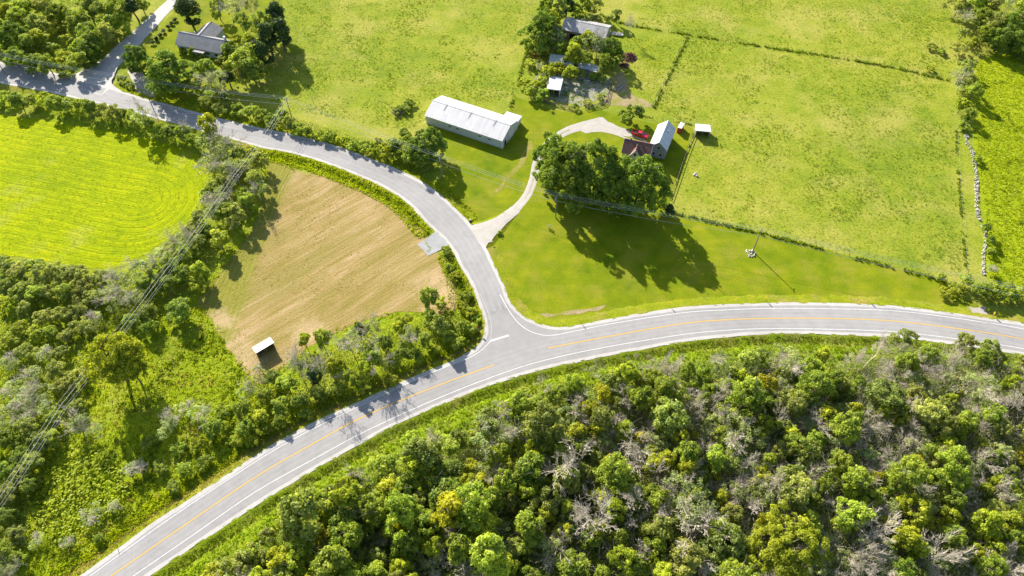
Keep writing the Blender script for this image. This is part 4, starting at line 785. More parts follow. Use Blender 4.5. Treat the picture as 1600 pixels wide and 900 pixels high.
undergrowth('edge_undergrowth', 'leafy growth by the highway below the stone row', wpoly([(1470, 450), (1520, 440), (1640, 450), (1640, 485), (1560, 480), (1500, 468)]), 8, 1.3, M['leaf_green'], .18, 87)
# grass along the road edges
def zprof(o, prof): x = np.array([p[0] for p in prof]); y = np.array([p[1] for p in prof]); s = np.argsort(x); return np.interp(o, x[s], y[s])
DP = [(.25, ROADZ - .015), (-.4, ROADZ - .06), (-1.0, .35), (-2.3, 0), (-3.0, .03), (-4.3, .55), (-5.6, .85), (-7.5, .6), (-11, .15), (-14, -.1)]
P, o = along(LC, -.4, -2.6, 6); tufts('ditch_grass', 'short grass on the slope below the highway shoulder', 'grass', P, .28, .5, 5, M['tuft'], z=zprof(o, DP))
P, o = along(LC, -3.6, -5.8, 8); tufts('ditch_reeds', 'tall bright grass on the far bank of the highway ditch', 'grass', P, .4, .4, 7, M['tuft_green'], z=zprof(o, DP))
P, o = along(LC, -2.2, -3.8, 5); tufts('ditch_shade_tufts', 'dark green tufts painting the shade in the bottom of the highway ditch', 'grass', P, .35, .45, 6, M['tuft_dark'], z=zprof(o, DP))  # darker tuft colour paints the shaded strip in the ditch
P, o = along(LC, -6.6, -13, 3.5); tufts('ditch_weeds', 'weeds between the ditch bank and the wood', 'weeds', P, .55, .6, 8, M['tuft_green'], z=zprof(o, DP) - .05)
BP = [(.25, ROADZ - .015), (-.4, ROADZ - .06), (-2.2, .02), (-3.2, .02), (-20, .02)]
ka = int(np.argmin(np.linalg.norm(LA[:, :2] - at(757, 515, ROADZ)[:2], axis=1)))
P, o = along(LA[ka:], -.5, -3, 6); tufts('verge_grass', 'yellowing grass of the verge between hedge and highway', 'grass', P, .35, .55, 5, M['tuft_dry'], z=zprof(o, BP))
P, o = along(LA[ka:], -2, -5, 4); tufts('verge_grass', 'long green grass behind the highway verge', 'grass', P, .6, .7, 6, M['tuft_lush'], z=zprof(o, BP))
q0 = int(np.argmin(np.linalg.norm(LA[:, :2] - at(405, 229, ROADZ)[:2], axis=1))); q1 = int(np.argmin(np.linalg.norm(LA[:, :2] - at(679, 360, ROADZ)[:2], axis=1))); q2 = int(np.argmin(np.linalg.norm(LA[:, :2] - at(706, 392, ROADZ)[:2], axis=1)))
for s0, s1, lb in ((q0, q1, 'between the mown field and the side road'), (q2, ka, 'of the corner by the junction')):
    P, o = along(LA[s0:s1], -.3, -5, 6); tufts('verge_grass', 'bright long grass strip ' + lb, 'grass', P, .5, .6, 6, M['tuft_lush'], z=zprof(o, BP))
    P, o = along(LA[s0:s1], -1.4, -2.8, 1.6); tufts('verge_weeds', 'dark weeds in the grass strip ' + lb, 'weeds', P, .85, .8, 10, M['tuft_dark'], z=zprof(o, BP))
P, o = along(LB[kd:kb], .3, 4, 4); tufts('verge_grass', 'grass on the upper verge of the side road', 'grass', P, .35, .6, 5, M['tuft_lush'], z=zprof(-o, BP))

# ------------------------------------------------------------------ buildings
def prism(name, prof, x0, x1, mat, parent):
    """prof: (y,z) outline, extruded along x"""
    n = len(prof); V = [(x0, y, z) for y, z in prof] + [(x1, y, z) for y, z in prof]
    Fc = [tuple(reversed(range(n))), tuple(range(n, 2 * n))] + [(i, (i + 1) % n, n + (i + 1) % n, n + i) for i in range(n)]
    me = mesh(name, V, [f[::-1] for f in Fc], mat); o = obj(name, me, parent)
    return o
def gable(name, label, cat, p1, p2, rh, eh, half, wall, roofm, over=.35, group=None, back=None, overf=.35):
    """p1,p2: photo pixels of the two ridge ends; rh, eh heights of ridge and eaves; half: ridge to wall"""
    A = at(*p1, rh); B = at(*p2, rh); d = (B - A)[:2]; L = float(np.linalg.norm(d)); mid = (A + B) / 2
    root = empty(name, (mid[0], mid[1], 0), math.atan2(d[1], d[0]), label, cat, group)
    b_ = back or half; x = L / 2 - over
    sl = (rh - eh) / half; slb = (rh - eh) / b_
    prism('wall', [(-half + overf, 0), (b_ - overf, 0), (b_ - overf, rh - slb * (b_ - overf) - .16), (0, rh - .16), (-half + overf, rh - sl * (half - overf) - .16)], -x, x, wall, root)
    for s, hf, slp, nm in ((-1, half, sl, 'roof_slope'), (1, b_, slb, 'roof_slope')):
        prism(nm, [(0, rh), (s * hf, rh - slp * hf), (s * hf, rh - slp * hf - .14), (0, rh - .14)][::s], -L / 2, L / 2, roofm, root)
    prism('ridge_cap', [(-.22, rh - .22 * sl + .05), (.22, rh - .22 * slb + .05), (0, rh + .07)], -L / 2, L / 2, roofm, root)
    root['L'] = L; return root, L
def window(root, c, s, ax):
    """c centre, s=(width,height), ax: 'x' wall faces +-x, 'y' faces +-y"""
    w, h = s
    dims = (w, .10, h) if ax == 'y' else (.10, w, h)
    f = box('window', c, dims, M['trim'], root)
    pd = (w - .16, .13, h - .16) if ax == 'y' else (.13, w - .16, h - .16)
    box('pane', (0, 0, 0), pd, M['glass'], f); return f
# long barn
barn, L = gable('long_barn', 'long pale metal barn with white sheet roof beside the side road', 'barn', (676.3, 156.3), (798, 195.6), 5.7, 3.6, 5.9, M['wall_metal'], M['roof_white'], .25, overf=.25)
fy = -5.9 + .25
for x in (-5.2, -2.2, 6.0, 9.6): window(barn, (x, fy, 2.2), (1.3, .6), 'y')
for x in (-9.2, .1, 9.3):
    prism('skylight_strip', [(-2.2, 5.7 - 2.2 * .356 + .03), (2.2, 5.7 - 2.2 * .356 + .03), (2.0, 5.7 - 2.0 * .356 + .06), (0, 5.8), (-2.0, 5.7 - 2.0 * .356 + .06)], x - .2, x + .2, simple('dull_skylight', (.33, .33, .32), .5), barn)
xe = L / 2 - .25
box('sliding_door', (xe + .06, .8, 1.6), (.12, 3.6, 3.2), M['wall_white'], barn); box('corner_trim', (xe + .03, fy + .05, 1.7), (.2, .2, 3.4), M['trim'], barn)
box('gutter', (0, -5.98, 3.52), (L, .14, .12), M['trim'], barn)
box('door', (xe + .07, -3.6, 1.05), (.1, 1.0, 2.1), M['dark'], barn)  # black panel on the wall, interior shade painted as colour
boxes('lean_to', [((L / 2 - 3.2, 7.4, 1.25), (5.2, 3.0, 2.5))], M['wall_metal'], barn)
box('lean_to_roof', (L / 2 - 3.2, 7.4, 2.62), (5.8, 3.6, .14), M['roof_white'], barn)
# farmhouse with brown shingles
house, L = gable('farmhouse', 'farmhouse with brown shingle roof and front gable behind the maples', 'house', (976, 216.5), (1021, 225.5), 7.0, 4.3, 3.6, M['wall_white'], M['roof_brown'], .3)
for s in (-1, 1):
    prism('rake_board', [(-3.62, 4.3 - .02), (-3.62, 4.18), (0, 6.86), (0, 7.03)], s * L / 2 - .06, s * L / 2 + .06, M['trim'], house)
dz = 6.5
V = [(-1.5, -3.9, 4.1), (1.5, -3.9, 4.1), (0, -3.9, dz), (0, -.7, dz), (-1.5, -3.5, 4.25), (1.5, -3.5, 4.25)]
g = obj('front_gable', mesh('front_gable', [(-1.3, -3.75, 3), (1.3, -3.75, 3), (1.3, -3.75, 4.3), (0, -3.75, 6.3), (-1.3, -3.75, 4.3), (-1.3, -2.5, 3), (1.3, -2.5, 3), (1.3, -2.5, 4.3), (0, -1.2, 6.1), (-1.3, -2.5, 4.3)], [(0, 1, 2, 3, 4), (0, 5, 6, 1), (1, 6, 7, 2), (2, 7, 8, 3), (3, 8, 9, 4), (4, 9, 5, 0), (9, 8, 7, 6, 5)], M['wall_white']), house, (-.2, 0, 0))
for s in (-1, 1):
    v = [(0, -4.0, 6.55), (s * 1.75, -4.0, 3.95), (s * 1.75, -3.2, 3.95), (0, -.55, 6.55)]; v2 = [(a, b, c - .12) for a, b, c in v]
    fc = [(0, 1, 2, 3), (7, 6, 5, 4), (0, 4, 5, 1), (1, 5, 6, 2), (3, 2, 6, 7), (0, 3, 7, 4)]
    rs = obj('gable_roof', mesh('gable_roof', v + v2, fc, M['roof_brown']), g)
    obj('rake_board', mesh('rake_board', [(0, -4.06, 6.62), (s * 1.8, -4.06, 3.98), (s * 1.8, -4.06, 3.7), (0, -4.06, 6.3), (0, -3.9, 6.62), (s * 1.8, -3.9, 3.98), (s * 1.8, -3.9, 3.7), (0, -3.9, 6.3)], [(0, 1, 2, 3), (7, 6, 5, 4), (0, 4, 5, 1), (3, 2, 6, 7), (1, 5, 6, 2), (0, 3, 7, 4)], M['trim']), g)
window(g, (0, -3.76, 4.6), (.8, 1.2), 'y')
for x in (-3, 3): window(house, (x, -3.27, 1.7), (.9, 1.5), 'y')
box('door', (-.2, -3.27, 1.1), (1, .1, 2.1), M['sign_red'], house)
box('roof_vent', (1.7, -1.2, 6.3), (.35, .35, .5), M['sign_black'], house); box('chimney', (-2.5, .2, 7.2), (.5, .5, 1.0), M['wall_stone'], house)
# white-roofed wing
wing, L = gable('house_wing', 'grey-walled house wing with bright metal roof beside the brown roof', 'house', (1030, 222.5), (1044.4, 188), 6.6, 4.0, 3.0, M['wall_stone'], M['roof_light'], .25)
for y, z in ((-.2, 4.2), (-1.2, 1.6), (1.1, 1.6)): window(wing, (-L / 2 + .24, y, z), (.9, 1.1), 'x')
for x in (-3.2, 0, 3.2): window(wing, (x, -2.67, 1.9), (.9, 1.2), 'y')
box('roof_vent', (1.6, -1.2, 5.75), (.4, .4, .4), M['steel'], wing)
# sheds near the house
def mono(name, label, q, hf, hb, wall, roofm, open_front=True, group=None, cat='shed', over=.25):
    """q: photo pixels of roof corners front-left, front-right, back-right, back-left"""
    fl = at(*q[0], hf); fr = at(*q[1], hf); br = at(*q[2], hb); bl = at(*q[3], hb)
    d = (fr - fl)[:2]; L = float(np.linalg.norm(d)); ux = d / L; uy = np.array([-ux[1], ux[0]])
    D = abs(float(((bl - fl)[:2] @ uy + (br - fr)[:2] @ uy) / 2)); mid = (fl + fr)[:2] / 2 + uy * D / 2
    root = empty(name, (mid[0], mid[1], 0), math.atan2(ux[1], ux[0]), label, cat, group)
    x, y = L / 2 - over, D / 2 - over; zf = lambda yy: hf + (hb - hf) * (yy + D / 2) / D - .12
    t = .12
    def panel(nm, pts, m_):
        V = pts; n = len(V) // 2
        return obj(nm, mesh(nm, V, [(0, 1, 2, 3), (7, 6, 5, 4), (0, 4, 5, 1), (1, 5, 6, 2), (2, 6, 7, 3), (3, 7, 4, 0)], m_), root)
    def slab(nm, x0, x1, y0, y1, m_, fy0=None):
        return panel(nm, [(x0, y0, 0), (x1, y0, 0), (x1, y1, 0), (x0, y1, 0), (x0, y0, zf(y0)), (x1, y0, zf(y0)), (x1, y1, zf(y1)), (x0, y1, zf(y1))][::1], m_)
    slab('side_wall', -x, -x + t, -y, y, wall); slab('side_wall', x - t, x, -y, y, wall); slab('back_wall', -x + t, x - t, y - t, y, wall)
    if not open_front: slab('front_wall', -x + t, x - t, -y, -y + t, wall)
    else:
        for px_ in (-x + t + .08, 0, x - t - .08): box('post', (px_, -y + .1, zf(-y) / 2), (.14, .14, zf(-y)), M['wood_post'], root)
        box('header', (0, -y + .02, zf(-y) - .2), (2 * x, .06, .4), wall, root)
    a, b = L / 2, D / 2
    V = [(-a, -b, hf), (a, -b, hf), (a, b, hb), (-a, b, hb)]; V = [(p, q_, r - .1) for p, q_, r in V] + V
    obj('roof', mesh('roof', V, [(0, 3, 2, 1), (4, 5, 6, 7), (0, 1, 5, 4), (1, 2, 6, 5), (2, 3, 7, 6), (3, 0, 4, 7)], roofm), root)
    return root, L, D
mono('field_shelter', 'black open field shelter with white roof on the mown field', [(400, 552), (428.5, 535), (422, 527), (393, 543)], 2.7, 2.4, M['black_panel'], M['roof_dull'])
mono('pasture_shelter', 'small white-roofed shelter inside the pasture fence', [(1087, 204), (1111, 206), (1111, 195.5), (1088, 193)], 2.8, 2.4, M['wall_wood'], M['roof_light'])
rs, _, _ = mono('red_shed', 'tiny red shed with pale roof between house wing and pasture', [(1058.5, 199), (1065, 201), (1068, 192), (1061, 190)], 2.3, 2.0, M['red_shed'], M['roof_white'], False, over=.1)
box('door', (0, -1.0, .9), (.7, .06, 1.7), M['trim'], rs)
mono('open_shed', 'white-walled open-front shed with pale roof at the barnyard', [(854, 138.5), (875.6, 141), (885.6, 121), (864, 119)], 3.0, 2.6, M['wall_white'], M['roof_light'])
mono('patched_shed', 'low shed with patched greenish sheet roof behind the barnyard', [(857, 98), (896, 102), (890, 88), (867, 84)], 2.8, 3.0, M['wall_wood'], M['roof_green'], False)
mono('lean_shed', 'small blue-grey lean-to shed between trees behind the barnyard', [(902, 106), (924, 109), (926, 99), (904, 96)], 2.4, 2.8, M['wall_wood'], M['roof_light'], False)
mono('coop', 'small pale-roofed coop at the tree edge behind the barnyard', [(921, 110), (934, 114), (933, 103), (922, 99)], 2.4, 2.7, M['wall_wood'], M['roof_light'], False)
oldshed, L = gable('old_shed', 'long old shed with weathered grey sheet roof among farm trees', 'shed', (882.5, 29), (952, 43), 5.6, 3.8, 4.6, M['wall_wood'], M['roof_old'], .3)
box('door', (3, -4.3, 1.3), (2.4, .12, 2.6), M['dark'], oldshed); box('door', (-4, -4.3, 1.3), (2.4, .12, 2.6), M['dark'], oldshed)  # two black panels painting the shade inside the shed doorways
# grey-roofed house at the top left
h1, L = gable('grey_house', 'bungalow with grey shingle roof and back gable at the top left', 'house', (279, 49), (351, 63), 5.8, 3.0, 4.3, M['wall_blue'], M['roof_grey'], .4, overf=.5)
w1, L1 = gable('back_gable', None, None, (311, 54), (330, 33), 5.6, 3.2, 4.2, M['wall_blue'], M['roof_grey'], .2)
mw = h1.matrix_basis.inverted() @ w1.matrix_basis; w1.parent = h1; w1.matrix_basis = mw
for k_ in ('L',):
    for o_ in list(bpy.data.objects):
        if k_ in o_: del o_[k_]
for x in (-7, -3.5, 3.5, 7): window(h1, (x, -3.8, 1.5), (1.6, 1.1), 'y')
box('door', (0.5, -3.8, 1.05), (1, .12, 2.1), M['trim'], h1)
for x in (-.8, 2.4): box('porch_post', (x, -5.2, 1.2), (.16, .16, 2.4), M['trim'], h1)
box('porch_roof', (.8, -4.9, 2.6), (4.6, 1.8, .14), M['roof_grey'], h1)
box('vent_pipe', (-4.2, 1.9, 5.2), (.22, .22, .9), M['trim'], h1); box('chimney', (8.6, 1.6, 4.9), (.8, .6, 2.6), M['trim'], h1)
box('deck', (11.2, 1.5, .35), (4.2, 5.5, .4), M['wood_post'], h1)
# hedge of clipped evergreens beside the north road
for i, (u, v) in enumerate([(238, 66), (244, 60), (250, 54), (256, 48), (262, 42), (268, 36), (274, 30)]):
    p = at(u, v, .8); plant('cedar', p[0], p[1], 1.2, 1.7, 'clipped dark hedge bush along the north road, %s from the road corner' % ORD[i], 'clipped hedge bushes along the north road')

# ------------------------------------------------------------------ vehicles
def pickup():
    a = at(988, 206.5, .6); b = at(1012.5, 214, .6); d = (b - a)[:2]; L = 5.7; th = math.atan2(d[1], d[0]); mid = (a + b) / 2
    r = empty('pickup_truck', (mid[0], mid[1], 0), th, 'red pickup truck parked beside the farmhouse', 'truck')
    prof = [(-2.85, .45), (2.75, .45), (2.85, .6), (2.85, .85), (2.7, 1.02), (1.25, 1.12), (-.9, 1.12), (-2.85, 1.1)]
    V = [(x, -.98, z) for x, z in prof] + [(x, .98, z) for x, z in prof]; n = len(prof)
    obj('body', mesh('body', V, [tuple(range(n)), tuple(reversed(range(n, 2 * n)))] + [(i, n + i, n + (i + 1) % n, (i + 1) % n) for i in range(n)], M['red_paint']), r)
    boxes('bed_rail', [((-1.85, -.9, 1.2), (1.9, .14, .2)), ((-1.85, .9, 1.2), (1.9, .14, .2)), ((-2.78, 0, 1.2), (.12, 1.9, .2))], M['red_paint'], r)
    box('bed_floor', (-1.86, 0, 1.125), (1.78, 1.64, .02), M['tyre'], r)
    V = [(-.92, -.92, 1.12), (1.3, -.92, 1.12), (1.3, .92, 1.12), (-.92, .92, 1.12), (-.72, -.75, 1.82), (.62, -.75, 1.82), (.62, .75, 1.82), (-.72, .75, 1.82)]
    cab = obj('cab', mesh('cab', V, [(0, 3, 2, 1), (4, 5, 6, 7), (0, 1, 5, 4), (1, 2, 6, 5), (2, 3, 7, 6), (3, 0, 4, 7)], M['red_paint']), r)
    def quad(nm, p, m_, par): return obj(nm, mesh(nm, p, [(0, 1, 2, 3)], m_), par)
    def lerp(i, j, t): return np.array(V[i]) * (1 - t) + np.array(V[j]) * t
    def pane(nm, i0, i1, i2, i3, nrm):
        c = [np.array(V[k]) for k in (i0, i1, i2, i3)]; m_ = sum(c) / 4
        quad(nm, [m_ + (q - m_) * .82 + np.array(nrm) * .02 for q in c], M['glass'], cab)
    pane('windshield', 1, 2, 6, 5, (.7, 0, .7)); pane('rear_window', 3, 0, 4, 7, (-1, 0, .3)); pane('side_window', 0, 1, 5, 4, (0, -1, .3)); pane('side_window', 2, 3, 7, 6, (0, 1, .3))
    for x in (-1.75, 1.85):
        for s in (-1, 1):
            w = cyl('wheel', (x, s * .74, .38), (x, s * 1.01, .38), .38, .38, M['tyre'], r, 14); cyl('rim', (x, s * .9, .38), (x, s * 1.03, .38), .22, .22, M['chrome'], w, 10)
    for s in (-1, 1): box('headlight', (2.84, s * .72, .8), (.08, .36, .2), M['lamp_lens'], r); box('tail_light', (-2.86, s * .86, .85), (.06, .16, .4), M['red_lens'], r); box('side_mirror', (.95, s * 1.08, 1.25), (.14, .2, .2), M['sign_black'], r)
    box('bumper', (2.9, 0, .52), (.14, 1.9, .18), M['chrome'], r); box('bumper', (-2.92, 0, .52), (.14, 1.9, .18), M['chrome'], r)
    box('grille', (2.87, 0, .78), (.06, 1.0, .24), M['sign_black'], r)
pickup()

# ------------------------------------------------------------------ poles and wires
def pole(u, v, h, label, arms, ang, name='utility_pole', tr=False):
    p = at(u, v); o = empty(name, p, ang, label, 'pole', 'utility poles')
    cyl('pole_shaft', (0, 0, 0), (0, 0, h), .17, .11, M['pole_wood'], o, 8)
    tips = []
    for z, w in arms:
        a = box('crossarm', (.16, 0, z), (.12, w, .14), M['pole_wood'], o)
        for k in (-.47, 0.0, .47):
            c = cyl('insulator', (0, k * w, .07), (0, k * w, .32), .07, .05, M['insulator'], a, 6)
            tips.append(np.array([p[0] + math.cos(ang) * .16 - math.sin(ang) * k * w, p[1] + math.sin(ang) * .16 + math.cos(ang) * k * w, z + .3]))
    if tr: cyl('transformer', (-.36, 0, h - 2.3), (-.36, 0, h - 1.3), .24, .24, M['steel'], o, 10)
    return np.array(tips), p
def wire(label, pts, sag=.7, r=.026, group='overhead wires'):
    segs = []
    for a, b in zip(pts[:-1], pts[1:]):
        prev = a
        for t in np.linspace(0, 1, 13)[1:]:
            q = a * (1 - t) + b * t; q = q - np.array([0, 0, 4 * sag * t * (1 - t)]); segs.append((prev, q, r, r)); prev = q
    v, f = tubes(segs, 3); tag(obj('overhead_wire', mesh('overhead_wire', v, f, M['wire'])), label, 'wire', group)
PL = [(10, 118, 9.5, 'utility pole by the top left road at the picture edge', False), (234, 157, 9.0, 'utility pole at the house driveway beside the side road', False), (457, 187, 9.0, 'utility pole with two crossarms behind the side road hedge', False), (691, 277, 9.0, 'grey utility pole on the lawn corner by the round tree', True), (868, 340, 9.6, 'utility pole left of the maple shadow on the lawn', True), (1176, 393, 9.6, 'utility pole with pale rocks at its base on the right lawn', False), (1640, 500, 9.6, 'utility pole beyond the right picture edge by the highway', False)]
PW = [at(u, v) for u, v, *_ in PL]; T = []
for i, (u, v, h, lb, tr) in enumerate(PL):
    a = PW[max(i - 1, 0)]; b = PW[min(i + 1, len(PW) - 1)]; ang = math.atan2(b[1] - a[1], b[0] - a[0])
    arms = [(h - .3, 1.5)] if i != 2 else [(h - .3, 1.5), (h - 1.2, 1.8)]
    tp, p = pole(u, v, h, lb, arms, ang, tr=tr); T.append((tp, p, h))
for k, lb in enumerate(('nearest conductor of the line along the side road', 'middle conductor of the line along the side road', 'farthest conductor of the line along the side road')):
    wire(lb, [t[0][2 - k] for t in T])
wire('lowest cable of the line along the side road', [np.array([t[1][0], t[1][1], t[2] - 2.6]) for t in T], .9, .03)
# the branch line towards the lower left
c0 = at(457, 187); BL = []
for (u, v, z, lb) in ((368, 271, 9.3, 'pole in the hedgerow beside the hayfield carrying the branch line'), (96, 632, 9.6, 'pole in the thicket at the lower left carrying the branch line')):
    p = at(u, v, z); BL.append((p, z, lb))
p3 = at(-170, 1010, 9.5)
ang = math.atan2(BL[1][0][1] - BL[0][0][1], BL[1][0][0] - BL[0][0][0])
tb = []
for p, z, lb in BL:
    u, v = pix((p[0], p[1], 0)); tp, q = pole(u, v, z, lb, [(z - .3, 2.3), (z - 1.3, 1.9)], ang); tb.append(tp)
s0 = np.array([[c0[0] + k * .9 * -math.sin(ang), c0[1] + k * .9 * math.cos(ang), 8.6 - j * .9] for j in (0, 1) for k in (-1, 0, 1)])
e3 = np.array([[p3[0] + k * 1.0 * -math.sin(ang), p3[1] + k * 1.0 * math.cos(ang), 9.4 - j] for j in (0, 1) for k in (-1, 0, 1)])
for k, lb in ((0, 'upper outer conductor of the branch line, hayfield side'), (1, 'upper middle conductor of the branch line over the hedgerow'), (2, 'upper conductor of the branch line, mown field side'), (3, 'lower conductor of the branch line, hayfield side'), (5, 'lower conductor of the branch line, mown field side')):
    wire(lb, [s0[k], tb[0][k], tb[1][k], e3[k]], 1.0, .028)

# ------------------------------------------------------------------ fences and stone row
def fence(label, pts, gap=3.2, h=1.25, rails=0, closed=False, wires=3, name='fence', step=3.2):
    P = [at(u, v) for u, v in pts]; L = smooth_line(P, 1.0) if len(P) > 2 else np.array([P[0] * (1 - t) + P[1] * t for t in np.linspace(0, 1, 2 + int(np.linalg.norm(P[1] - P[0])))])
    cum = np.r_[0, np.cumsum(np.linalg.norm(np.diff(L, axis=0), axis=1))]; n = max(2, int(cum[-1] / gap) + 1)
    Q = np.stack([np.interp(np.linspace(0, cum[-1], n), cum, L[:, k]) for k in range(3)], 1)
    o = empty(name, Q[0], 0, label, 'fence'); v, f = tubes([((0, 0, 0), (0, 0, h), .08, .07)], 5); me = mesh('post', v, f, M['wood_post'])
    for q in Q: obj('post', me, o, q - Q[0], (float(rng.normal(0, .06)), float(rng.normal(0, .06)), float(rng.uniform(0, 6))))
    if rails:
        for a, b in zip(Q[:-1], Q[1:]):
            for k in range(rails):
                z = h * (k + .7) / rails; d = b - a; m_ = (a + b) / 2 - Q[0]
                box('rail', (m_[0], m_[1], z), (float(np.linalg.norm(d)), .06, .16), M['wood_post'], o, (0, 0, math.atan2(d[1], d[0])))
    else:
        for k in range(wires):
            z = h * (k + 1) / (wires + .2); segs = [(a - Q[0] + (0, 0, z), b - Q[0] + (0, 0, z), 0.006, .006) for a, b in zip(Q[:-1], Q[1:])]
            v, f = tubes(segs, 3); obj('wire', mesh('wire', v, f, M['steel']), o)
    return L
FL = []
FL.append((fence('post and wire fence between the two upper pastures', [(938, 22), (960, 33), (1000, 42), (1075, 54), (1200, 74), (1300, 89), (1400, 107), (1484, 126)], 4), .75, .9))
FL.append((fence('post and wire fence between paddock and large pasture', [(1074, 57), (1058, 90), (1042, 124), (1020, 168)], 3), .8, .9))
FL.append((fence('pale board fence from pasture shelter down to the maples', [(1086, 206), (1072, 240), (1060, 275), (1047, 312)], 2.6, 1.2, 2), .45, .7))
FL.append((fence('long post and wire fence between the front lawn and large pasture', [(1046, 331), (1100, 344), (1190, 365), (1300, 393), (1400, 419), (1478, 440)], 3.6), .8, 1.0))
FL.append((fence('short fence from the barn corner up beside the old sheds', [(797, 168), (806, 142), (814, 112), (824, 76)], 3), .7, .8))
FL.append((fence('fence behind the farmhouse and pickup', [(1004, 181), (1030, 187), (1060, 191), (1084, 196)], 3), .4, .5))
FL.append((fence('wooden rail fence along the lower side of the barnyard', [(828, 153), (850, 160), (878, 168), (900, 172)], 2.4, 1.3, 3), .5, .6))
FL.append((fence('wooden rail fence enclosing the right part of the barnyard', [(914, 171), (930, 167), (946, 162), (950, 148), (956, 124)], 2.4, 1.3, 3), .4, .5))
FL.append((fence('sagging wire fence along the right pasture edge', [(1494, 205), (1497, 260), (1502, 330), (1508, 400), (1511, 428)], 6, wires=1), .5, .7))
for k, (L, hgt, wd) in enumerate(FL):
    P, o = along(L, -wd * .6, wd * .6, 3.2 if k not in (2, 6, 7) else 1.6)
    n_ = vnoise(P, 5, 90 + k); P = P[n_ > .22]
    tufts('fence_weeds', 'dark rank weeds growing ' + ['along the fence between the upper pastures', 'along the paddock fence', 'along the pale board fence', 'along the lawn fence', 'along the fence up from the barn', 'along the fence behind the farmhouse', 'along the lower barnyard rails', 'along the right barnyard rails', 'along the right pasture wire'][k], 'weeds', P, hgt, .7, 9, M['tuft_dark'])
# stone row
import bmesh
def stone_meshes(name, mat, k=5):
    out = []
    for i in range(k):
        bm = bmesh.new(); bmesh.ops.create_icosphere(bm, subdivisions=1, radius=1)
        for v in bm.verts: v.co *= 1 + random.uniform(-.25, .2)
        me = bpy.data.meshes.new(name); bm.to_mesh(me); bm.free(); me.materials.append(mat); out.append(me)
    return out
ST = stone_meshes('stone', M['stone'])
def stone_row(label, pts, n, width):
    L = wl(pts, 0, .5); o = empty('stone_row', L[0], 0, label, 'wall')
    P, off = along(L, -width, width, 60); P = P[:n * 4]; idx = rng.choice(len(P), n, replace=False)
    for i in idx:
        s = float(rng.uniform(.16, .34)); hh = max(0.1, .5 * (1 - abs(off[i]) / width)) * float(rng.random())
        obj('stone', ST[int(rng.integers(5))], o, (P[i, 0] - L[0][0], P[i, 1] - L[0][1], hh + s * .3), tuple(rng.uniform(0, 6, 3)), (s, s * .9, s * .65))
stone_row('upper pale fieldstone row on the right field edge', [(1510, 212), (1510, 222), (1517, 234), (1522, 252), (1526, 290), (1526, 320), (1530, 345)], 290, .62)
stone_row('lower pale fieldstone row on the right field edge', [(1534, 352), (1540, 368), (1537, 395), (1536, 430)], 150, .4)
def pile(name, label, u, v, n, rad, hgt, meshes, smin=.2, smax=.5, cat='rocks'):
    c = at(u, v); o = empty(name, c, 0, label, cat)
    for i in range(n):
        a = rng.uniform(0, 6.28); q = rad * math.sqrt(rng.random()); s = float(rng.uniform(smin, smax))
        obj('stone', meshes[int(rng.integers(len(meshes)))], o, (q * math.cos(a), q * math.sin(a), hgt * (1 - q / rad) * float(rng.random()) + s * .35), tuple(rng.uniform(0, 6, 3)), (s, s, s * .7))
RK = stone_meshes('rock', M['rock'])
pile('rock_pile', 'heap of pale rocks round the utility pole on the right lawn', 1173, 396, 40, 1.4, .5, RK, .14, .36)
pile('rock_pile', 'grey rubble heap in the weeds left of the long barn', 629, 172, 22, 1.8, .7, ST, .25, .6)
pile('rock_pile', 'few dark-shadowed stones in the pasture right of the house', 1087, 274, 9, .9, .4, RK, .2, .5)
# manure heap
def mound(name, label, u, v, rx, ry, h, mat, cat):
    n, m_ = 18, 7; V = [(0, 0, h)]; Fc = []
    for j in range(1, m_ + 1):
        for i in range(n):
            a = 2 * math.pi * i / n; q = j / m_; k = 1 + rng.normal() * .08
            V.append((rx * q * math.cos(a) * k, ry * q * math.sin(a) * k, max(-.03, h * (math.cos(q * math.pi) + 1) / 2 * (1 + rng.normal() * .18) - (.05 if j == m_ else 0))))
    for i in range(n): Fc.append((0, 1 + i, 1 + (i + 1) % n))
    for j in range(m_ - 1):
        for i in range(n): a = 1 + j * n; Fc.append((a + i, a + n + i, a + n + (i + 1) % n, a + (i + 1) % n))
    tag(obj(name, mesh(name, V, Fc, mat), None, at(u, v)), label, cat)
mound('manure_heap', 'dark brown manure heap beside the paddock trees', 984, 90, 3.0, 3.6, 1.3, M['manure'], 'heap')
mound('manure_heap', 'smaller reddish-brown heap below the dark manure heap', 976, 102, 2.0, 2.2, .6, M['manure'], 'heap')
mound('brush_heap', 'low weedy brush heap left of the long barn', 622, 176, 2.4, 1.8, .7, M['brush'], 'heap')
# trailer / boat hull and troughs
def tub(name, label, u, v, th, l, w, h, mat, cat):
    p = at(u, v); o = empty(name, p, th, label, cat)
    a, b = l / 2, w / 2; V = [(-a, -b * .8, .1), (a * .7, -b * .6, .1), (a * .7, b * .6, .1), (-a, b * .8, .1), (-a, -b, h), (a * .8, -b, h), (a, 0, h), (a * .8, b, h), (-a, b, h)]
    obj('hull', mesh(name, V, [(3, 2, 1, 0), (0, 1, 5, 4), (1, 2, 6), (1, 6, 5), (2, 7, 6), (2, 3, 8, 7), (3, 0, 4, 8)], mat), o)
    box('seat', (-a * .2, 0, h * .8), (l * .12, w * .9, .05), M['wood_post'], o); boxes('rim', [((-a * .1, -b, h), (l * .86, .08, .08)), ((-a * .1, b, h), (l * .86, .08, .08)), ((-a, 0, h), (.08, w, .08))], mat, o)
    boxes('runner', [((-a * .1, -b * .4, .05), (l * .8, .1, .1)), ((-a * .1, b * .4, .05), (l * .8, .1, .1))], M['wood_post'], o)
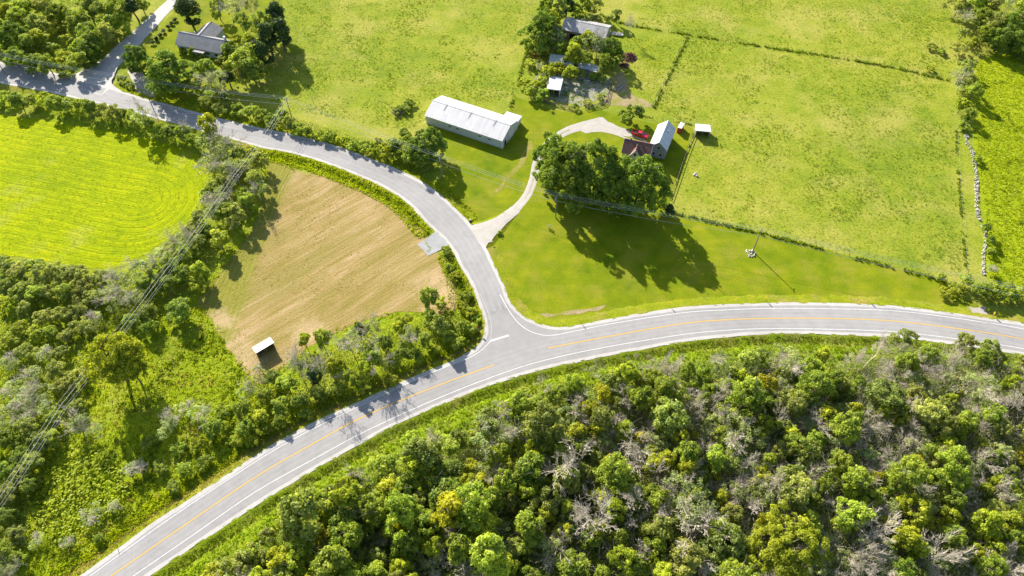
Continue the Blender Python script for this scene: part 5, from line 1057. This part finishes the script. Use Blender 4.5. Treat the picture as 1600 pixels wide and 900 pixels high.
tub('small_boat', 'small white hull lying in the grass right of the old shed', 965, 55, -.3, 4.2, 1.6, .7, M['trim'], 'boat')
def trough(label, u, v, th, l=1.8):
    p = at(u, v); o = empty('water_trough', p, th, label, 'trough'); 
    boxes('side_panel', [((0, -.35, .3), (l, .06, .6)), ((0, .35, .3), (l, .06, .6)), ((-l / 2, 0, .3), (.06, .76, .6)), ((l / 2, 0, .3), (.06, .76, .6))], M['concrete'], o); box('water', (0, 0, .45), (l - .06, .64, .04), M['glass'], o)
trough('long pale trough by the dirt track right of the barnyard', 968, 138, .9, 3.0); trough('pale trough at the rear edge of the barnyard', 917, 126, -.2, 2.2)

# ------------------------------------------------------------------ road signs
def sign(kind, u, v, label, face, h=2.0, cat='sign'):
    p = at(u, v, .35); p[2] = .05; o = empty(kind, p, face, label, cat)      # face: direction the sign looks to
    cyl('post', (0, 0, 0), (0, 0, h), .045, .045, M['steel'], o, 6)
    if kind == 'stop_sign':
        V = [(x, .38 * math.cos(R(22.5 + 45 * i)), h - .1 + .38 * math.sin(R(22.5 + 45 * i))) for x in (.05, .075) for i in range(8)]
        q = obj('panel', mesh('panel', V, [tuple(reversed(range(8))), tuple(range(8, 16))] + [(i, (i + 1) % 8, 8 + (i + 1) % 8, 8 + i) for i in range(8)], M['sign_red']), o)
        cu = bpy.data.curves.new('lettering', 'FONT'); cu.body = 'STOP'; cu.size = .28; cu.align_x = 'CENTER'; cu.align_y = 'CENTER'; cu.extrude = .004
        t0 = bpy.data.objects.new('tmp', cu); COL.objects.link(t0); bpy.context.view_layer.update()
        me = bpy.data.meshes.new_from_object(t0); bpy.data.objects.remove(t0); me.name = 'lettering'; me.materials.clear(); me.materials.append(M['trim'])
        l = obj('lettering', me, q, (.082, 0, h - .1), (R(90), 0, R(90)))
    else:
        q = box('panel', (.06, 0, h - .3), (.03, .6, .75), M['sign_yellow'], o)
        V = [(.02, -.18, .3), (.02, .0, .3), (.02, .2, 0), (.02, 0, -.3), (.02, -.18, -.3), (.02, .02, 0)]
        obj('chevron', mesh('chevron', V, [(0, 1, 2, 5), (5, 2, 3, 4)], M['sign_black']), q)
d0 = at(766, 533) - at(780, 480)
sign('stop_sign', 748, 519, 'red stop sign on a post at the junction corner', math.atan2(-d0[1], -d0[0]), 2.4)
def road_dir(u, v): 
    p = at(u, v, ROADZ)[:2]; k = int(np.argmin(np.linalg.norm(LB[:, :2] - p, axis=1))); d = LB[min(k + 2, len(LB) - 1)] - LB[k - 2]; return math.atan2(d[1], d[0])
for u, v, w in ((907, 504, 'nearest the junction'), (1046, 479, 'second from the junction'), (1196, 470, 'third from the junction'), (1356, 471, 'fourth from the junction'), (1550, 494, 'nearest the culvert gravel')):
    sign('chevron_sign', u, v, 'small chevron curve sign on the upper highway shoulder, ' + w, road_dir(u, v) + math.pi)
dl = at(237, 818) - at(125, 899)
sign('chevron_sign', 184, 852, 'yellow road sign on the left highway shoulder at the bottom left', math.atan2(dl[1], dl[0]) + 2.9, 1.9)
def marker(name, label, u, v, h, w):
    p = at(u, v, .1); p[2] = .02; o = empty(name, p, .5, label, 'mailbox'); cyl('post', (0, 0, 0), (0, 0, h), .05, .05, M['wood_post'], o, 6)
    n = 7; pr = [(-w / 2, 0), (w / 2, 0)] + [(w / 2 * math.cos(math.pi * i / n), .12 + w / 2 * math.sin(math.pi * i / n)) for i in range(n + 1)]
    b = prism('mailbox_body', [(y, z + h) for y, z in pr], -.28, .28, M['trim'], o); box('door', (.29, 0, h + .14), (.02, w * .9, .26), M['steel'], b); box('flag', (0, -w / 2 - .03, h + .25), (.2, .02, .1), M['sign_red'], b)
marker('mailbox', 'white mailbox at the driveway mouth, on the barn side', 735, 347, 1.0, .34)
marker('mailbox', 'white mailbox at the driveway mouth, on the front lawn side', 768, 381, .9, .34)
pS = at(780, 366); plant('shrub', pS[0], pS[1], .9, 1.3, 'tiny dark shrub on the lawn beside the driveway mouth', None)
pS = at(858, 356); plant('greybrush', pS[0], pS[1], .9, 1.4, 'tiny bare sapling on the front lawn below the left maples', None)

# clutter in the barnyard
for i, (u, v, l, w, h, th, m_, lb) in enumerate([(908, 122, 2.6, 1.2, .3, .2, 'concrete', 'low stack of pale boards behind the barnyard, nearest the coop'), (896, 150, 2.2, .9, .25, 1.0, 'wood_post', 'low stack of brown boards in the middle of the barnyard'), (888, 132, 1.8, 1.2, .4, .5, 'steel', 'grey scrap sheets beside the open-front shed'), (926, 140, 2.0, 1.0, .3, -.4, 'stone', 'pale slabs lying in the right part of the barnyard'), (912, 148, 1.6, 1.0, .3, .8, 'concrete', 'broken concrete slabs in the centre of the barnyard'), (836, 88, 1.6, 1.2, .5, .3, 'red_shed', 'rusty red scrap under the trees left of the patched shed')]):
    p = at(u, v); q = empty('board_stack', p, th, lb, 'boards')
    for k in range(5): box('board', (float(rng.normal(0, .08)), (k - 2) * w / 5, h * (.3 + .7 * float(rng.random())) / 2 + .04), (l * float(rng.uniform(.7, 1.05)), w / 5.5, h * float(rng.uniform(.4, .9))), M[m_], q, (0, 0, float(rng.normal(0, .12))))
P = clumpy(wpoly([(838, 118), (890, 112), (955, 122), (950, 150), (905, 166), (850, 152), (832, 140)]), 1.2, 4, .5, 140)
tufts('barnyard_weeds', 'weeds growing through the barnyard', 'weeds', P, .45, .6, 9, M['tuft_green'])
